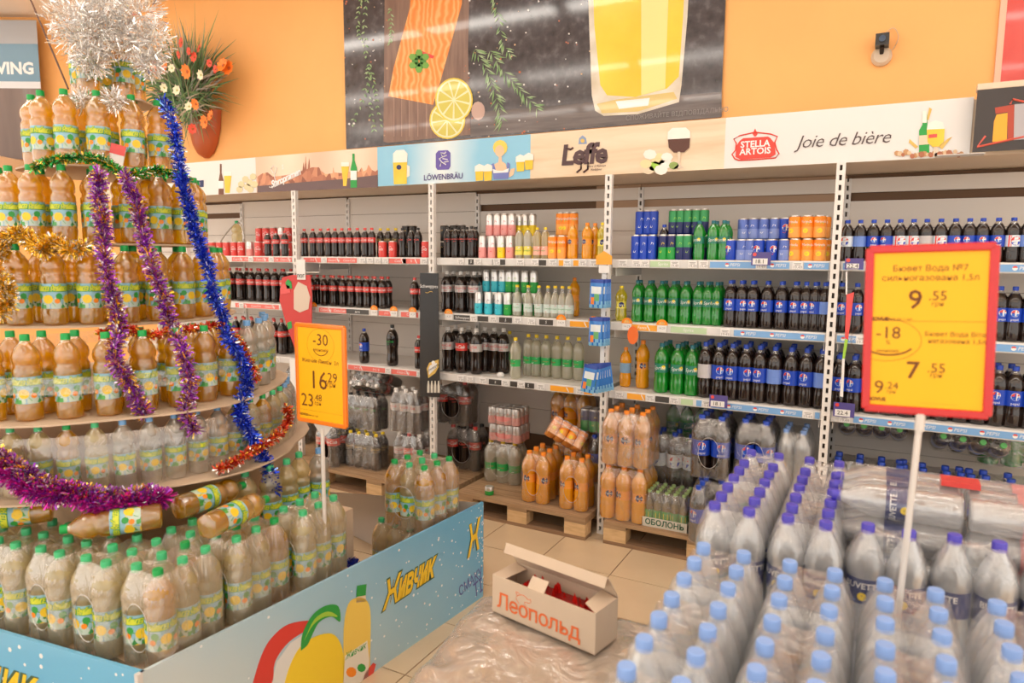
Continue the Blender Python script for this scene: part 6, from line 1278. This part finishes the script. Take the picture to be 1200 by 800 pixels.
b = MB(); b.box(-.045, -.03, 0, .045, .03, .015); tag(ob('snack_packet', b.mesh('packet', redm, False), None, (onZ(1122, 553, 1.13).x, 2.19, 1.115)), 'small red packet lying on the lying water packs', 'packet')

# ------------------------------------------------------------------ dried flower bouquet on the wall
e = thing('wall_bouquet', 'bouquet of dried grasses and orange flowers in wall vase', 'bouquet', (-6.03, WY-.03, 2.72))
def W(u, v, dy=0): p = onY(u, v, WY-.15-dy); return Vector((p.x+6.03, p.y-(WY-.03), p.z-2.72))
b = MB(); P_ = [W(u, v) for u, v in [(228, 183), (228, 178), (228, 168), (228, 150), (228, 128)]]; N = 16; rad = [.03, .10, .15, .19, .20]
for p, r in zip(P_, rad):
    for i in range(N+1): a = pi+pi*i/N; b.v.append((p.x+r*cos(a), .02+r*.75*sin(a), p.z))
for k in range(4):
    for i in range(N): q = k*(N+1)+i; b.f.append([q, q+1, q+N+2, q+N+1]); b.m.append(0)
b.f.append(list(range(N, -1, -1))); b.m.append(0)
ob('vase', b.mesh('vase', M('terracotta', (.45, .10, .03), .4)), e)
rg = random.Random(8); b = MB()
cen = W(226, 118)
for i in range(900):
    a = rg.gauss(pi/2, 1.25); L = rg.uniform(.25, .78)*(1.0 if sin(a) > -.2 else .5); o_ = cen+Vector((rg.gauss(0, .10), -rg.uniform(0, .10), rg.gauss(-.02, .07)))
    d = Vector((cos(a), -rg.uniform(.0, .35), sin(a))).normalized(); tip = o_+d*L+Vector((0, 0, -L*.12*abs(cos(a)))); mid = o_+d*L*.5+Vector((0, 0, L*.05)); s_ = d.cross(Vector((0, 1, .3))).normalized()*rg.uniform(.003, .011)
    mi = rg.choices((0, 1, 2, 3), (.4, .25, .2, .15))[0]
    b.add([o_-s_*.5, o_+s_*.5, mid+s_, tip, mid-s_], [(0, 1, 2, 4), (4, 2, 3)], mi)
for i in range(130):
    x = rg.uniform(-.17, .17); z0 = W(0, 128).z+rg.uniform(-.1, .1); z1 = z0-rg.uniform(.15, .42); y = -.12-rg.uniform(0, .06)
    b.add([(x-.004, y, z0), (x+.004, y, z0), (x*1.05+.003, y-.02, z1), (x*1.05-.003, y-.02, z1)], [(0, 1, 2, 3)], 2 if i % 2 else 3)
o = ob('foliage', b.mesh('foliage', [M('leaf_dark', (.07, .16, .05), .6), M('leaf_mid', (.20, .30, .10), .6), M('dry_grass', (.42, .34, .24), .7), M('dry_grey', (.36, .32, .28), .7)], False), e); o['kind'] = 'stuff'
def flower(mats, n, r, cup):
    b = MB()
    for k in range(n):
        a = 2*pi*k/n; d = Vector((cos(a), 0, sin(a))); t_ = Vector((-sin(a), 0, cos(a)))*r*.38
        b.add([Vector((0, 0, 0)), d*r*.6+t_+Vector((0, -cup*.6, 0)), d*r+Vector((0, -cup, 0)), d*r*.6-t_+Vector((0, -cup*.6, 0))], [(0, 1, 2, 3)], 0)
    b.lathe([(r*.22, 0), (r*.18, r*.15), (.001, r*.2)], 8, 1, mat=Matrix.Rotation(pi/2, 4, 'X')); return b.mesh('flower', mats, False)
fo_ = flower([M('petal_orange', (.95, .22, .02), .5), M('flower_heart', (.45, .12, .02), .6)], 9, .058, .02); fr_ = flower([M('petal_red', (.72, .07, .03), .5), M('flower_heart', ())], 8, .042, .01); fc_ = flower([M('petal_cream', (.85, .78, .55), .5), M('heart_green', (.4, .4, .1), .6)], 7, .045, .015)
for mesh_, lst in ((fo_, [(184, 76), (194, 80), (229, 122), (240, 143), (247, 136), (261, 77), (268, 80), (219, 84)]), (fr_, [(212, 50), (209, 64), (233, 57), (227, 67), (245, 74), (252, 81), (225, 151), (181, 82), (221, 60)]), (fc_, [(201, 80), (217, 83), (192, 103), (207, 106), (221, 125), (235, 88)])):
    for (u, v) in lst: ob('flower', mesh_, e, W(u+1, v, .26+rg.uniform(0, .08)), (rg.uniform(-.3, .3), 0, rg.uniform(-.4, .4)), rg.uniform(.85, 1.25))
